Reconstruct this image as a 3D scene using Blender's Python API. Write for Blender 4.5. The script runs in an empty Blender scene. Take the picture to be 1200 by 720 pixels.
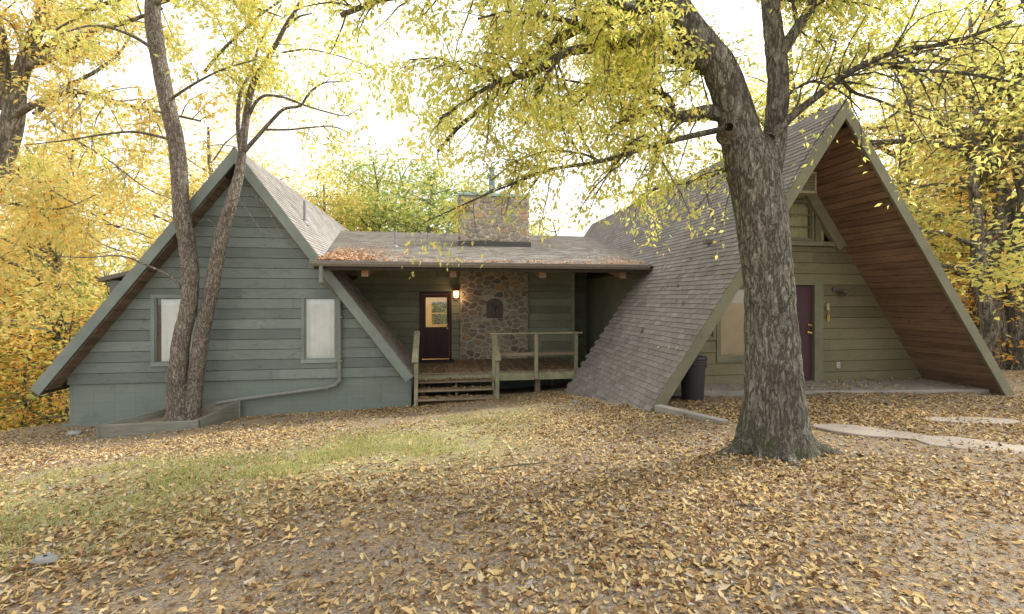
import bpy, math, random
import numpy as np
from mathutils import Vector, noise as mnoise
R = math.radians
random.seed(7)
C = bpy.context.scene.collection
SC = bpy.context.scene

# ------------------------------------------------------------------ camera, sky, sun, exposure
F = 520.0                                   # focal length in photo pixels (1200 wide)
EYE = 1.65
cam = bpy.data.cameras.new('camera'); camo = bpy.data.objects.new('camera', cam); C.objects.link(camo)
camo.location = (0, 0, EYE); camo.rotation_euler = (R(90), 0, 0)
cam.sensor_width = 36; cam.lens = F/1200*36; cam.shift_y = -10/1200
cam.clip_start = .05; cam.clip_end = 1500
SC.camera = camo
SUN_EL, SUN_AZ = 47, 62                    # azimuth clockwise from +Y (view direction)
w = bpy.data.worlds.new('World'); SC.world = w; w.use_nodes = True
nt = w.node_tree; bg = nt.nodes['Background']
sky = nt.nodes.new('ShaderNodeTexSky'); sky.sky_type = 'NISHITA'; sky.sun_disc = False
sky.sun_elevation = R(SUN_EL); sky.sun_rotation = R(SUN_AZ); sky.dust_density = 6; sky.air_density = 1.0; sky.ozone_density = .6
hs = nt.nodes.new('ShaderNodeHueSaturation'); hs.inputs['Saturation'].default_value = .22; hs.inputs['Value'].default_value = 1.25
cl = nt.nodes.new('ShaderNodeMix'); cl.data_type = 'RGBA'; cl.inputs[0].default_value = .62; cl.inputs[7].default_value = (8.2, 8.1, 7.9, 1)   # thin bright overcast
nt.links.new(sky.outputs[0], hs.inputs['Color']); nt.links.new(hs.outputs[0], cl.inputs[6]); nt.links.new(cl.outputs[2], bg.inputs['Color'])
bg.inputs['Strength'].default_value = .15
sl = bpy.data.lights.new('sun', 'SUN'); sl.energy = 2.6; sl.angle = R(6); sl.color = (1, .955, .88)
so = bpy.data.objects.new('sun', sl); C.objects.link(so)
sd = Vector((math.sin(R(SUN_AZ))*math.cos(R(SUN_EL)), math.cos(R(SUN_AZ))*math.cos(R(SUN_EL)), math.sin(R(SUN_EL))))
so.rotation_euler = sd.to_track_quat('Z', 'Y').to_euler(); so.location = sd*60
SC.view_settings.view_transform = 'Standard'; SC.view_settings.look = 'None'
SC.view_settings.exposure = .75; SC.view_settings.gamma = 1
SC.render.engine = 'CYCLES'
SC.cycles.max_bounces = 7; SC.cycles.diffuse_bounces = 4; SC.cycles.transmission_bounces = 6; SC.cycles.transparent_max_bounces = 8
SC.cycles.use_denoising = True

# ------------------------------------------------------------------ frames
TH = R(9); CT, ST = math.cos(TH), math.sin(TH)
def W(u, v, z=0):                            # house frame (along front, into depth, up) -> world
    return Vector((u*CT - v*ST, u*ST + v*CT, z))
def at(px, py, Y):                           # traced point of the photo at distance Y
    return np.array(((px-600)/F*Y, Y, EYE + (350-py)/F*Y))

# ------------------------------------------------------------------ objects
def tag(o, label=None, cat=None, group=None, kind=None):
    if label: o['label'] = label
    if cat: o['category'] = cat
    if group: o['group'] = group
    if kind: o['kind'] = kind
    return o
def empty(name, loc, rz=0, label=None, cat=None, group=None):
    o = bpy.data.objects.new(name, None); C.objects.link(o); o.location = loc; o.rotation_euler = (0, 0, rz)
    o.empty_display_size = .1
    return tag(o, label, cat, group)
def copy_tree(o, parent=None):
    c = o.copy(); C.objects.link(c)
    if parent: c.parent = parent
    for ch in list(o.children): copy_tree(ch, c)
    return c

class MB:                                    # one mesh under construction
    def __init__(s): s.v = []; s.f = []; s.r = []
    def add(s, vs, fs, r=None):
        b = len(s.v); s.v += [tuple(p) for p in vs]
        for f in fs:
            s.f.append([i+b for i in f]); s.r.append(random.random() if r is None else r)
    def box(s, x0, x1, y0, y1, z0, z1, r=None):
        r = random.random() if r is None else r
        s.add([(x0,y0,z0),(x1,y0,z0),(x1,y1,z0),(x0,y1,z0),(x0,y0,z1),(x1,y0,z1),(x1,y1,z1),(x0,y1,z1)],
              [(0,3,2,1),(4,5,6,7),(0,1,5,4),(1,2,6,5),(2,3,7,6),(3,0,4,7)], r)
    def prism(s, poly, d, r=None):           # poly: 3D points, extruded by vector d
        n = len(poly); r = random.random() if r is None else r
        q = [tuple(a+b for a, b in zip(p, d)) for p in poly]
        s.add(list(poly)+q, [list(range(n))[::-1], list(range(n, 2*n))]+[[i,(i+1)%n,n+(i+1)%n,n+i] for i in range(n)], r)
    def beam(s, a, b, w_, h, up=(0,0,1), r=None):    # bar from a to b
        a = Vector(a); b = Vector(b); t = (b-a).normalized(); up = Vector(up)
        x = t.cross(up).normalized()*w_/2; y = x.cross(t).normalized()*h/2
        ring = lambda p: [p-x-y, p+x-y, p+x+y, p-x+y]
        s.add(ring(a)+ring(b), [(3,2,1,0),(4,5,6,7),(0,1,5,4),(1,2,6,5),(2,3,7,6),(3,0,4,7)], r)
    def tube(s, pts, rad, n=10, cap=True, r=None):
        pts = [Vector(p) for p in pts]
        if not hasattr(rad, '__len__'): rad = [rad]*len(pts)
        vs = []; ref = Vector((0,0,1))
        for i, p in enumerate(pts):
            t = (pts[min(i+1,len(pts)-1)]-pts[max(i-1,0)]).normalized()
            if abs(t.dot(ref)) > .95: ref = Vector((1,0,0))
            x = t.cross(ref).normalized(); y = t.cross(x); ref = y.cross(t) if False else ref
            vs += [p+(x*math.cos(2*math.pi*k/n)+y*math.sin(2*math.pi*k/n))*rad[i] for k in range(n)]
        fs = [[i*n+k, i*n+(k+1)%n, (i+1)*n+(k+1)%n, (i+1)*n+k] for i in range(len(pts)-1) for k in range(n)]
        if cap: fs += [list(range(n))[::-1], [(len(pts)-1)*n+k for k in range(n)]]
        s.add(vs, fs, r)
    def lathe(s, c, prof, n=24, r=None):     # prof: (radius, z)
        vs = [(c[0]+p[0]*math.cos(2*math.pi*k/n), c[1]+p[0]*math.sin(2*math.pi*k/n), c[2]+p[1]) for p in prof for k in range(n)]
        fs = [[i*n+k, i*n+(k+1)%n, (i+1)*n+(k+1)%n, (i+1)*n+k] for i in range(len(prof)-1) for k in range(n)]
        fs += [list(range(n))[::-1], [(len(prof)-1)*n+k for k in range(n)]]
        s.add(vs, fs, r)
    def build(s, name, mat, parent=None, off=(0,0,0), bevel=0, smooth=False):
        me = bpy.data.meshes.new(name)
        me.from_pydata([(p[0]-off[0], p[1]-off[1], p[2]-off[2]) for p in s.v], [], s.f)
        a = me.attributes.new('rnd', 'FLOAT', 'FACE'); a.data.foreach_set('value', s.r)
        if smooth: me.polygons.foreach_set('use_smooth', [True]*len(me.polygons))
        me.update()
        return link(name, me, mat, parent, bevel)
def link(name, me, mat, parent=None, bevel=0):
    o = bpy.data.objects.new(name, me); C.objects.link(o)
    if mat: me.materials.append(mat)
    if parent: o.parent = parent
    if bevel:
        m = o.modifiers.new('bevel', 'BEVEL'); m.width = bevel; m.segments = 2; m.limit_method = 'ANGLE'; m.angle_limit = R(50)
    return o

class NB:                                    # numpy mesh builder for big meshes
    def __init__(s): s.v = []; s.q = []; s.t = []; s.rq = []; s.rt = []; s.n = 0
    def add(s, v, q=None, t=None, rq=None, rt=None):
        v = np.asarray(v, float).reshape(-1, 3)
        if q is not None and len(q):
            q = np.asarray(q).reshape(-1, 4); s.q.append(q+s.n); s.rq.append(np.random.rand(len(q)) if rq is None else np.broadcast_to(rq, (len(q),)))
        if t is not None and len(t):
            t = np.asarray(t).reshape(-1, 3); s.t.append(t+s.n); s.rt.append(np.random.rand(len(t)) if rt is None else np.broadcast_to(rt, (len(t),)))
        s.v.append(v); s.n += len(v)
    def tube(s, pts, rad, k=6, tip=False):
        pts = np.asarray(pts, float); n = len(pts); rad = np.broadcast_to(rad, (n,))
        tg = np.gradient(pts, axis=0); tg /= np.linalg.norm(tg, axis=1)[:, None]+1e-9
        ref = np.array((.31, .87, .05)) if abs(tg[0] @ np.array((.31,.87,.05))) < .85 else np.array((.9, -.3, .2))
        x = np.cross(tg, ref); x /= np.linalg.norm(x, axis=1)[:, None]+1e-9
        y = np.cross(tg, x)
        a = np.arange(k)*2*np.pi/k
        v = pts[:, None]+rad[:, None, None]*(x[:, None]*np.cos(a)[None, :, None]+y[:, None]*np.sin(a)[None, :, None])
        i = np.arange(n-1)[:, None]*k; j = np.arange(k)[None]; j2 = (j+1) % k
        q = np.stack([i+j, i+j2, i+k+j2, i+k+j], -1).reshape(-1, 4)
        s.add(v, q)
    def mesh(s, name, smooth=True):
        me = bpy.data.meshes.new(name)
        v = np.concatenate(s.v)
        q = np.concatenate(s.q) if s.q else np.zeros((0,4), int); t = np.concatenate(s.t) if s.t else np.zeros((0,3), int)
        me.vertices.add(len(v)); me.vertices.foreach_set('co', v.ravel())
        me.loops.add(q.size+t.size); me.loops.foreach_set('vertex_index', np.concatenate([q.ravel(), t.ravel()]).astype(np.int32))
        me.polygons.add(len(q)+len(t))
        ls = np.concatenate([np.arange(len(q))*4, q.size+np.arange(len(t))*3]).astype(np.int32)
        me.polygons.foreach_set('loop_start', ls)
        me.polygons.foreach_set('use_smooth', np.full(len(ls), smooth))
        r = np.concatenate(s.rq+s.rt).astype(np.float32)
        a = me.attributes.new('rnd', 'FLOAT', 'FACE'); a.data.foreach_set('value', r)
        me.update(calc_edges=True)
        return me

# ------------------------------------------------------------------ materials
class G:
    def __init__(s, name, rough=.8, spec=.3):
        s.m = bpy.data.materials.new(name); s.m.use_nodes = True; s.t = s.m.node_tree
        s.b = s.t.nodes['Principled BSDF']; s.b.inputs['Roughness'].default_value = rough
        s.b.inputs['Specular IOR Level'].default_value = spec
        s.out = s.t.nodes['Material Output']; s.tc = s.n('ShaderNodeTexCoord')
    def n(s, typ, ins=None, **kw):
        x = s.t.nodes.new(typ)
        for k, val in kw.items(): setattr(x, k, val)
        for k, val in (ins or {}).items(): s.put(x.inputs[k], val)
        return x
    def put(s, sock, val):
        if isinstance(val, bpy.types.NodeSocket): s.t.links.new(val, sock)
        elif isinstance(val, (tuple, list)) and sock.type == 'RGBA' and len(val) == 3: sock.default_value = (*val, 1)
        else: sock.default_value = val
    def co(s, scale=(1,1,1), rot=(0,0,0)):
        return s.n('ShaderNodeMapping', {'Vector': s.tc.outputs['Object'], 'Scale': scale, 'Rotation': rot}).outputs[0]
    def noise(s, scale=5, detail=4, vec=None, rough=.55, dist=0):
        return s.n('ShaderNodeTexNoise', {'Scale': scale, 'Detail': detail, 'Roughness': rough, 'Distortion': dist, 'Vector': vec or s.tc.outputs['Object']}).outputs[0]
    def attr(s): return s.n('ShaderNodeAttribute', attribute_name='rnd').outputs['Fac']
    def ramp(s, fac, stops, interp='LINEAR'):
        x = s.n('ShaderNodeValToRGB', {'Fac': fac}); cr = x.color_ramp; cr.interpolation = interp
        while len(cr.elements) < len(stops): cr.elements.new(.5)
        for e, (p, c) in zip(cr.elements, stops): e.position = p; e.color = (*c, 1) if len(c) == 3 else c
        return x.outputs[0]
    def gray(s, fac, a, b, lo=0, hi=1): return s.n('ShaderNodeMapRange', {0: fac, 1: a, 2: b, 3: lo, 4: hi}).outputs[0]
    def mix(s, fac, a, b, mode='MIX'):
        x = s.n('ShaderNodeMix', data_type='RGBA', blend_type=mode)
        s.put(x.inputs[0], fac); s.put(x.inputs[6], a); s.put(x.inputs[7], b)
        return x.outputs[2]
    def val(s, col, fac):                    # col * scalar
        return s.n('ShaderNodeVectorMath', {0: col, 'Scale': fac}, operation='SCALE').outputs[0]
    def bump(s, h, strength=.4, dist=.01):
        s.put(s.b.inputs['Normal'], s.n('ShaderNodeBump', {'Height': h, 'Strength': strength, 'Distance': dist}).outputs[0])
    def done(s, col=None):
        if col is not None: s.put(s.b.inputs['Base Color'], col)
        return s.m

def painted_wood(name, base, grain=(3.5, 3.5, 60), vary=.14, stain=.5, dark=(.05, .05, .035), rough=.75):
    g = G(name, rough)
    st = g.noise(1, 6, g.co(grain), .6)
    bl = g.noise(1.1, 4)
    sm = g.noise(1, 4, g.co((4.5, 4.5, 11)), .7, 1.2)
    c = g.val(base, g.gray(st, .3, .7, 1-vary, 1+vary))
    c = g.val(c, g.gray(g.attr(), 0, 1, .80, 1.16))
    c = g.val(c, g.gray(bl, .3, .7, .86, 1.12))
    c = g.mix(g.gray(sm, .57, .76, 0, stain), c, dark)
    g.bump(st, .35, .006)
    return g.done(c)
M = {}
M['siding'] = painted_wood('green grey siding', (.174, .203, .184), stain=.65)
M['siding_olive'] = painted_wood('olive siding', (.165, .148, .085), stain=.6)
M['siding_porch_lit'] = painted_wood('green porch siding with painted light', (.26, .28, .205))  # porch fill light painted in: the house siding paint, made lighter
M['trim'] = painted_wood('green grey trim', (.215, .25, .225), (3, 3, 3), .12, .3)
M['trim_olive'] = painted_wood('olive trim', (.20, .195, .128), (3, 3, 3), .12, .35)
M['rail'] = painted_wood('mossy weathered rail wood', (.32, .305, .20), (6, 6, 6), .25, .4, (.1, .09, .04))
M['deck'] = painted_wood('weathered grey deck wood', (.25, .19, .13), (14, 1.5, 14), .25, .5, (.06, .045, .03))
M['soffit'] = painted_wood('red brown stained planks', (.235, .152, .10), (16, 1.4, 16), .3, .75, (.05, .032, .022))
M['soffit_dark'] = painted_wood('dark brown planks', (.18, .125, .09), (9, 1, 9), .3, .5)
M['door'] = painted_wood('maroon door paint', (.045, .014, .02), (8, 8, 1), .1, .1, (.03, .01, .012), .45)
M['door_plum'] = painted_wood('plum door paint', (.06, .03, .034), (8, 8, 1), .1, .15, (.06, .03, .03), .5)
M['planter'] = painted_wood('weathered planter timber', (.20, .195, .165), (2, 2, 16), .25, .5, (.06, .05, .04))
def block():
    g = G('painted concrete block', .85)
    br = g.n('ShaderNodeTexBrick', {'Vector': g.n('ShaderNodeCombineXYZ', {0: g.n('ShaderNodeSeparateXYZ', {0: g.tc.outputs['Object']}).outputs[0], 1: g.n('ShaderNodeSeparateXYZ', {0: g.tc.outputs['Object']}).outputs[2]}).outputs[0],
        'Scale': 1, 'Brick Width': .4, 'Row Height': .2, 'Mortar Size': .004, 'Color1': (.182,.215,.188,1), 'Color2': (.195,.232,.204,1), 'Mortar': (.15,.18,.158,1)}, offset=0)
    n1 = g.noise(3, 5)
    c = g.mix(g.gray(n1, .55, .75, 0, .5), g.val(br.outputs[0], g.gray(g.noise(40, 3), .2, .8, .9, 1.1)), (.12, .13, .10))
    g.bump(br.outputs[1], -.5, .006)
    return g.done(c)
M['block'] = block()
def shingle(name, a, b, mossy=0):
    g = G(name, .9, .25)
    c = g.ramp(g.attr(), [(0, a), (.5, tuple((x+y)/2 for x, y in zip(a, b))), (1, b)])
    c = g.val(c, g.gray(g.noise(260, 2), .25, .75, .72, 1.28))
    c = g.val(c, g.gray(g.noise(1.3, 4), .3, .7, .85, 1.15))
    if mossy: c = g.mix(g.gray(g.noise(2.2, 5), .55, .75, 0, mossy), c, (.09, .085, .06))
    g.bump(g.noise(320, 2), .5, .003)
    return g.done(c)
M['shingle'] = shingle('brown grey shingle', (.16, .142, .126), (.23, .21, .19))
M['shingle_lit'] = shingle('grey tan shingle with painted light', (.225, .21, .19), (.31, .29, .265), .5)  # right roof's shingle made paler, its brighter light painted into the tone
M['shingle_low_lit'] = shingle('pale grey shingle with painted light', (.32, .295, .27), (.44, .41, .375), .55)  # same shingle, paler still: roof light painted in under the mottling
M['shingle_base'] = G('dark roof felt', .95).done((.05, .043, .038))
def stone(name, lo=0):
    g = G(name, .85)
    c = g.ramp(g.attr(), [(0, (.15,.115,.085)), (.2, (.27,.22,.15)), (.4, (.22,.20,.165)), (.55, (.34,.285,.20)), (.7, (.18,.16,.145)), (.88, (.34,.23,.13)), (1, (.32,.295,.24))])
    c = g.val(c, g.gray(g.noise(14, 6, None, .65), .25, .75, .75, 1.7))
    g.bump(g.noise(30, 5), .6, .012)
    return g.done(c)
M['stone'] = stone('field stone')
gg = G('mortar', .9); gg.bump(gg.noise(60, 4), .5, .006); M['mortar'] = gg.done(gg.val((.52, .48, .41), gg.gray(gg.noise(9, 5), .3, .7, .75, 1.15)))
def metal(name, col, rough=.5, met=.0, n=.12):
    g = G(name, rough, .5); g.b.inputs['Metallic'].default_value = met
    return g.done(g.val(col, g.gray(g.noise(12, 5), .3, .7, 1-n, 1+n)))
M['gutter'] = metal('brown grey gutter', (.20, .175, .15))
M['spout'] = metal('green grey downspout', (.185, .195, .175))
M['flash'] = metal('dark flashing', (.06, .055, .055), .5)
M['verdigris'] = metal('blue green copper', (.30, .40, .38), .5, .2)
M['flue'] = metal('weathered blue grey flue', (.17, .23, .24), .5, .2)
M['grey_metal'] = metal('grey vent pipe', (.25, .25, .26), .5, .3)
M['iron'] = metal('dark cast iron', (.12, .105, .09), .55, .3, .4)
M['brass'] = metal('brass', (.55, .38, .12), .3, .9)
M['copper'] = metal('copper lamp metal', (.45, .2, .11), .4, .6)
M['black_plastic'] = metal('black bin plastic', (.028, .026, .032), .45)
M['white_plastic'] = metal('off white plastic', (.55, .53, .46), .5)
M['ac_beige'] = metal('aged beige metal', (.36, .34, .22), .5)
M['ac_dark'] = metal('dark grille', (.12, .11, .075), .6)
M['mat'] = metal('dark rubber mat', (.025, .025, .028), .9)
M['cream'] = metal('cream interior wall', (.62, .5, .3), .9)
def concrete(name, a, b):
    g = G(name, .9)
    n1 = g.noise(2, 6, None, .65)
    c = g.ramp(n1, [(.3, a), (.7, b)])
    c = g.val(c, g.gray(g.noise(60, 4), .3, .7, .85, 1.1))
    g.bump(g.noise(35, 6), .4, .01)
    return g.done(c)
M['concrete'] = concrete('weathered concrete', (.22, .20, .175), (.36, .33, .29))
M['flag'] = concrete('pale flagstone', (.22, .185, .15), (.34, .295, .24))
M['rock'] = concrete('grey rock', (.16, .16, .16), (.33, .32, .31))
def glass(name):
    g = G(name, .03, .5)
    tr = g.n('ShaderNodeBsdfTransparent', {0: (.93, .96, .95)}); gl = g.n('ShaderNodeBsdfGlossy', {0: (1,1,1), 'Roughness': .02})
    fr = g.n('ShaderNodeFresnel', {'IOR': 1.5})
    f2 = g.n('ShaderNodeMath', {0: fr.outputs[0], 1: 2.6}, operation='MULTIPLY')
    mx = g.n('ShaderNodeMixShader', {0: f2.outputs[0], 1: tr.outputs[0], 2: gl.outputs[0]})
    g.t.links.new(mx.outputs[0], g.out.inputs['Surface'])
    return g.m
M['glass'] = glass('window glass')
def cloth(name, col):
    g = G(name, .9); g.b.inputs['Specular IOR Level'].default_value = .1
    return g.done(g.val(col, g.gray(g.noise(4, 4), .3, .7, .93, 1.05)))
M['curtain'] = cloth('white curtain', (.9, .91, .91))
M['blind'] = cloth('beige blind', (.44, .35, .22))
M['sheer'] = cloth('olive cream curtain', (.5, .46, .28))
def leafmat(name, stops, trans=.5, size_noise=.35):
    g = G(name, .6)
    c = g.ramp(g.attr(), stops)
    c = g.val(c, g.gray(g.noise(.8, 3), .3, .7, 1-size_noise*.5, 1+size_noise*.5))
    d = g.n('ShaderNodeBsdfDiffuse', {0: c}); t = g.n('ShaderNodeBsdfTranslucent', {0: c})
    mx = g.n('ShaderNodeMixShader', {0: trans, 1: d.outputs[0], 2: t.outputs[0]})
    g.t.links.new(mx.outputs[0], g.out.inputs['Surface'])
    return g.m
M['leaf_lime'] = leafmat('lime yellow leaves', [(0, (.42,.50,.11)), (.3, (.66,.69,.19)), (.65, (.84,.78,.25)), (.9, (.88,.72,.22)), (1, (.66,.40,.10))], .6)
M['leaf_yellow'] = leafmat('golden leaves', [(0, (.48,.52,.17)), (.35, (.75,.66,.25)), (.75, (.82,.62,.20)), (1, (.82,.47,.12))], .6)
M['leaf_orange'] = leafmat('orange leaves', [(0, (.78,.62,.18)), (.4, (.84,.55,.15)), (.8, (.86,.46,.12)), (1, (.68,.28,.07))], .6)
M['leaf_green'] = leafmat('olive green leaves', [(0, (.22,.32,.10)), (.45, (.36,.44,.13)), (.75, (.54,.53,.15)), (1, (.68,.5,.14))], .55)
M['leaf_mixed'] = leafmat('yellow green leaves', [(0, (.42,.5,.17)), (.4, (.68,.67,.21)), (.8, (.85,.74,.22)), (1, (.86,.56,.15))], .62)
M['leaf_ground'] = leafmat('dry fallen leaves', [(0, (.085,.05,.028)), (.18, (.20,.115,.055)), (.36, (.35,.23,.11)), (.56, (.47,.335,.165)), (.74, (.56,.42,.185)), (.88, (.55,.44,.27)), (.96, (.37,.33,.28)), (1, (.32,.30,.27))], .12)
M['leaf_roof'] = leafmat('rust brown leaves', [(0, (.26,.14,.08)), (.5, (.48,.28,.17)), (.85, (.58,.40,.26)), (1, (.56,.48,.36))], .15)
M['grass'] = leafmat('short lawn grass', [(0, (.27,.31,.10)), (.5, (.42,.43,.15)), (1, (.55,.5,.25))], .4)
def bark(name, lo, hi, moss=0, vscale=(12, 12, 3.2), lich=.3):
    """wandering vertical furrows between plates, two sizes"""
    g = G(name, .92, .15)
    def furrow(sc, d, wd):
        n = g.n('ShaderNodeTexNoise', {'Vector': g.co(tuple(q*sc for q in vscale)), 'Scale': 1, 'Detail': d, 'Roughness': .6, 'Distortion': .35}).outputs[0]
        a = g.n('ShaderNodeMath', {0: g.n('ShaderNodeMath', {0: n, 1: .5}, operation='SUBTRACT').outputs[0]}, operation='ABSOLUTE').outputs[0]
        return g.gray(a, .0, wd)
    f1, f2 = furrow(1, 4, .075), furrow(2.1, 5, .09)
    h = g.n('ShaderNodeMath', {0: f1, 1: g.gray(f2, 0, 1, .45, 1)}, operation='MULTIPLY').outputs[0]
    n2 = g.noise(55, 5, None, .75)
    c = g.ramp(h, [(0, lo), (.3, tuple(a*.55+b*.25 for a, b in zip(lo, hi))), (.6, tuple(b*.72 for b in hi)), (1, hi)])
    c = g.val(c, g.gray(n2, .3, .7, .68, 1.32))
    c = g.val(c, g.gray(g.noise(1.7, 4), .35, .65, .8, 1.15))
    lf = g.n('ShaderNodeMath', {0: g.gray(g.noise(3.2, 8, g.co((1, 1, .55)), .72), .5, .62, 0, lich), 1: g.gray(h, .2, .7)}, operation='MULTIPLY').outputs[0]
    c = g.mix(lf, c, (.34, .335, .30))
    if moss:
        z = g.n('ShaderNodeSeparateXYZ', {0: g.tc.outputs['Object']}).outputs[2]
        mfac = g.n('ShaderNodeMath', {0: g.gray(z, .05, .6, moss, .0), 1: g.gray(g.noise(5, 6, None, .7), .45, .58)}, operation='MULTIPLY').outputs[0]
        c = g.mix(mfac, c, (.075, .085, .04))
    g.bump(g.n('ShaderNodeMath', {0: h, 1: g.gray(n2, .2, .8, 0, .3)}, operation='ADD').outputs[0], 1, .02)
    return g.done(c)
M['bark_big'] = bark('grey brown ridged bark', (.08, .069, .056), (.285, .262, .215), .75, (15, 15, 4.2), .5)
M['bark_pale'] = bark('warm grey bark', (.13, .10, .078), (.42, .365, .305), 0, (22, 22, 7), .5)
M['bark_far'] = bark('grey forest bark', (.09, .078, .058), (.32, .285, .22), 0, (8, 8, 2), .4)
def ground():
    g = G('leaf strewn soil and thin grass', .95, .1)
    n1 = g.noise(.55, 4); n2 = g.noise(6, 8, None, .7); n3 = g.noise(48, 6, None, .7); n4 = g.noise(14, 7, None, .75)
    n5 = g.noise(130, 4, None, .7); soil = g.ramp(g.mix(.5, n3, n5), [(.34, (.05,.038,.028)), (.44, (.16,.13,.10)), (.53, (.27,.235,.195)), (.64, (.46,.43,.385))])
    litter = g.ramp(g.n('ShaderNodeTexVoronoi', {'Scale': 30, 'Vector': g.co((1, 1.7, 1))}).outputs[1], [(0, (.08,.05,.028)), (.25, (.21,.13,.06)), (.55, (.38,.25,.11)), (.8, (.46,.33,.15)), (1, (.17,.115,.07))])
    c = g.mix(g.gray(n4, .44, .6, .05, .75), soil, litter)
    # lawn: a band running from the left foreground toward the porch steps
    p = g.n('ShaderNodeSeparateXYZ', {0: g.tc.outputs['Object']})
    x, y = p.outputs[0], p.outputs[1]
    lx = g.n('ShaderNodeMath', {0: y, 1: g.n('ShaderNodeMath', {0: x, 1: .62}, operation='MULTIPLY').outputs[0]}, operation='SUBTRACT').outputs[0]
    band = g.n('ShaderNodeMath', {0: g.gray(lx, 4.2, 6.2), 1: g.gray(lx, 7.9, 9.9, 1, 0)}, operation='MULTIPLY').outputs[0]
    lim = g.n('ShaderNodeMath', {0: band, 1: g.gray(x, -.2, 1.2, 1, 0)}, operation='MULTIPLY').outputs[0]
    lim = g.n('ShaderNodeMath', {0: lim, 1: g.gray(n2, .36, .6)}, operation='MULTIPLY').outputs[0]
    grass = g.ramp(n5, [(.3, (.15,.17,.055)), (.5, (.36,.39,.12)), (.7, (.48,.46,.2))])
    c = g.mix(g.n('ShaderNodeMath', {0: lim, 1: .6}, operation='MULTIPLY').outputs[0], c, grass)
    g.bump(n3, .8, .03)
    return g.done(c)
M['ground'] = ground()

# ------------------------------------------------------------------ terrain
CP = [(0,-6,.12),(0,0,.05),(0,3,0),(6,3,0),(-6,3,-.22),(-3,5,-.3),(3.05,5.2,-.12),(6,6,-.11),(9.4,8.3,-.14),(2.24,7.1,-.17),(1.7,10.2,-.56),
      (6,9,-.15),(-1.5,11,-.9),(-2.4,10.5,-.92),(-4.4,9.9,-.93),(-6.4,9,-.99),(-8,8.5,-1.06),(-9.5,9.4,-1.06),(-10.6,9.2,-1.12),(-10,5,-.72),(-12,2,-.45),
      (13,11,-.2),(12,5,.02),(0,7,-.38),(-14,13,-2.5),(-20,20,-5),(-10,22,-3.6),(0,25,-3.3),(10,25,-2.6),(20,20,-1.7),(30,30,-3.6),(-20,5,-1.9),
      (-30,30,-7),(0,-20,.4),(25,0,.2),(-25,-10,-.5),(0,14,-1.2),(9,13,-.35)]
cp = np.array(CP); _n = len(cp)
def _phi(d): return np.where(d > 1e-9, d*d*np.log(d+1e-12), 0)
_A = np.zeros((_n+3, _n+3)); _d = np.linalg.norm(cp[:, None, :2]-cp[None, :, :2], axis=2)
_A[:_n, :_n] = _phi(_d)+np.eye(_n)*.02; _A[:_n, _n] = 1; _A[:_n, _n+1:] = cp[:, :2]; _A[_n:, :_n] = _A[:_n, _n:].T
_w = np.linalg.solve(_A, np.concatenate([cp[:, 2], [0,0,0]]))
def hgt(x, y):
    x = np.asarray(x, float); y = np.asarray(y, float); sh = x.shape
    x = x.ravel(); y = y.ravel()
    d = np.sqrt((x[:, None]-cp[None, :, 0])**2+(y[:, None]-cp[None, :, 1])**2)
    z = _phi(d) @ _w[:_n]+_w[_n]+_w[_n+1]*x+_w[_n+2]*y
    r = np.hypot(x, y); k = np.clip((r-30)/18, 0, 1)
    z = np.clip(z, -8, 1)*(1-k)+(-6)*k
    return z.reshape(sh)
def gz(x, y): return float(hgt(np.array([x]), np.array([y]))[0])
def micro(x, y):
    return .018*np.sin(x*2.1+y*1.3)*np.sin(y*1.7-x*.6)+.01*np.sin(x*5.3+1)*np.sin(y*4.7)
ax = np.concatenate([-np.geomspace(14, 600, 26)[::-1], np.linspace(-13.8, 13.8, 185), np.geomspace(14, 600, 26)])
ay = np.concatenate([-np.geomspace(4, 600, 22)[::-1], np.linspace(-3.8, 16, 133), np.geomspace(16.3, 600, 26)])
gx, gy = np.meshgrid(ax, ay); gzv = hgt(gx, gy)+micro(gx, gy)
nb = NB(); nx, ny = len(ax), len(ay)
i = np.arange(ny-1)[:, None]*nx; j = np.arange(nx-1)[None]
nb.add(np.stack([gx, gy, gzv], -1), np.stack([i+j, i+j+1, i+nx+j+1, i+nx+j], -1).reshape(-1, 4))
tag(link('ground', nb.mesh('ground'), M['ground']), kind='structure')

# ------------------------------------------------------------------ house
HO = (1.0, 12.0, -.6)                       # house origin in the house frame
house = empty('a_frame_house', W(*HO), TH, 'green wooden double A-frame house with shingled roofs and a porch between the wings', 'house')
def hp(mb, name, mat, parent=None, bevel=0, smooth=False):
    return mb.build(name, mat, parent or house, HO, bevel, smooth)
# planes of the two steep roofs
LR = dict(u=-4.44, z=4.91, s=1.337); RR = dict(u=6.95, z=5.10, s=1.449)
def roof_u(P, z, side): return P['u']+side*(P['z']-z)/P['s']

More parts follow.
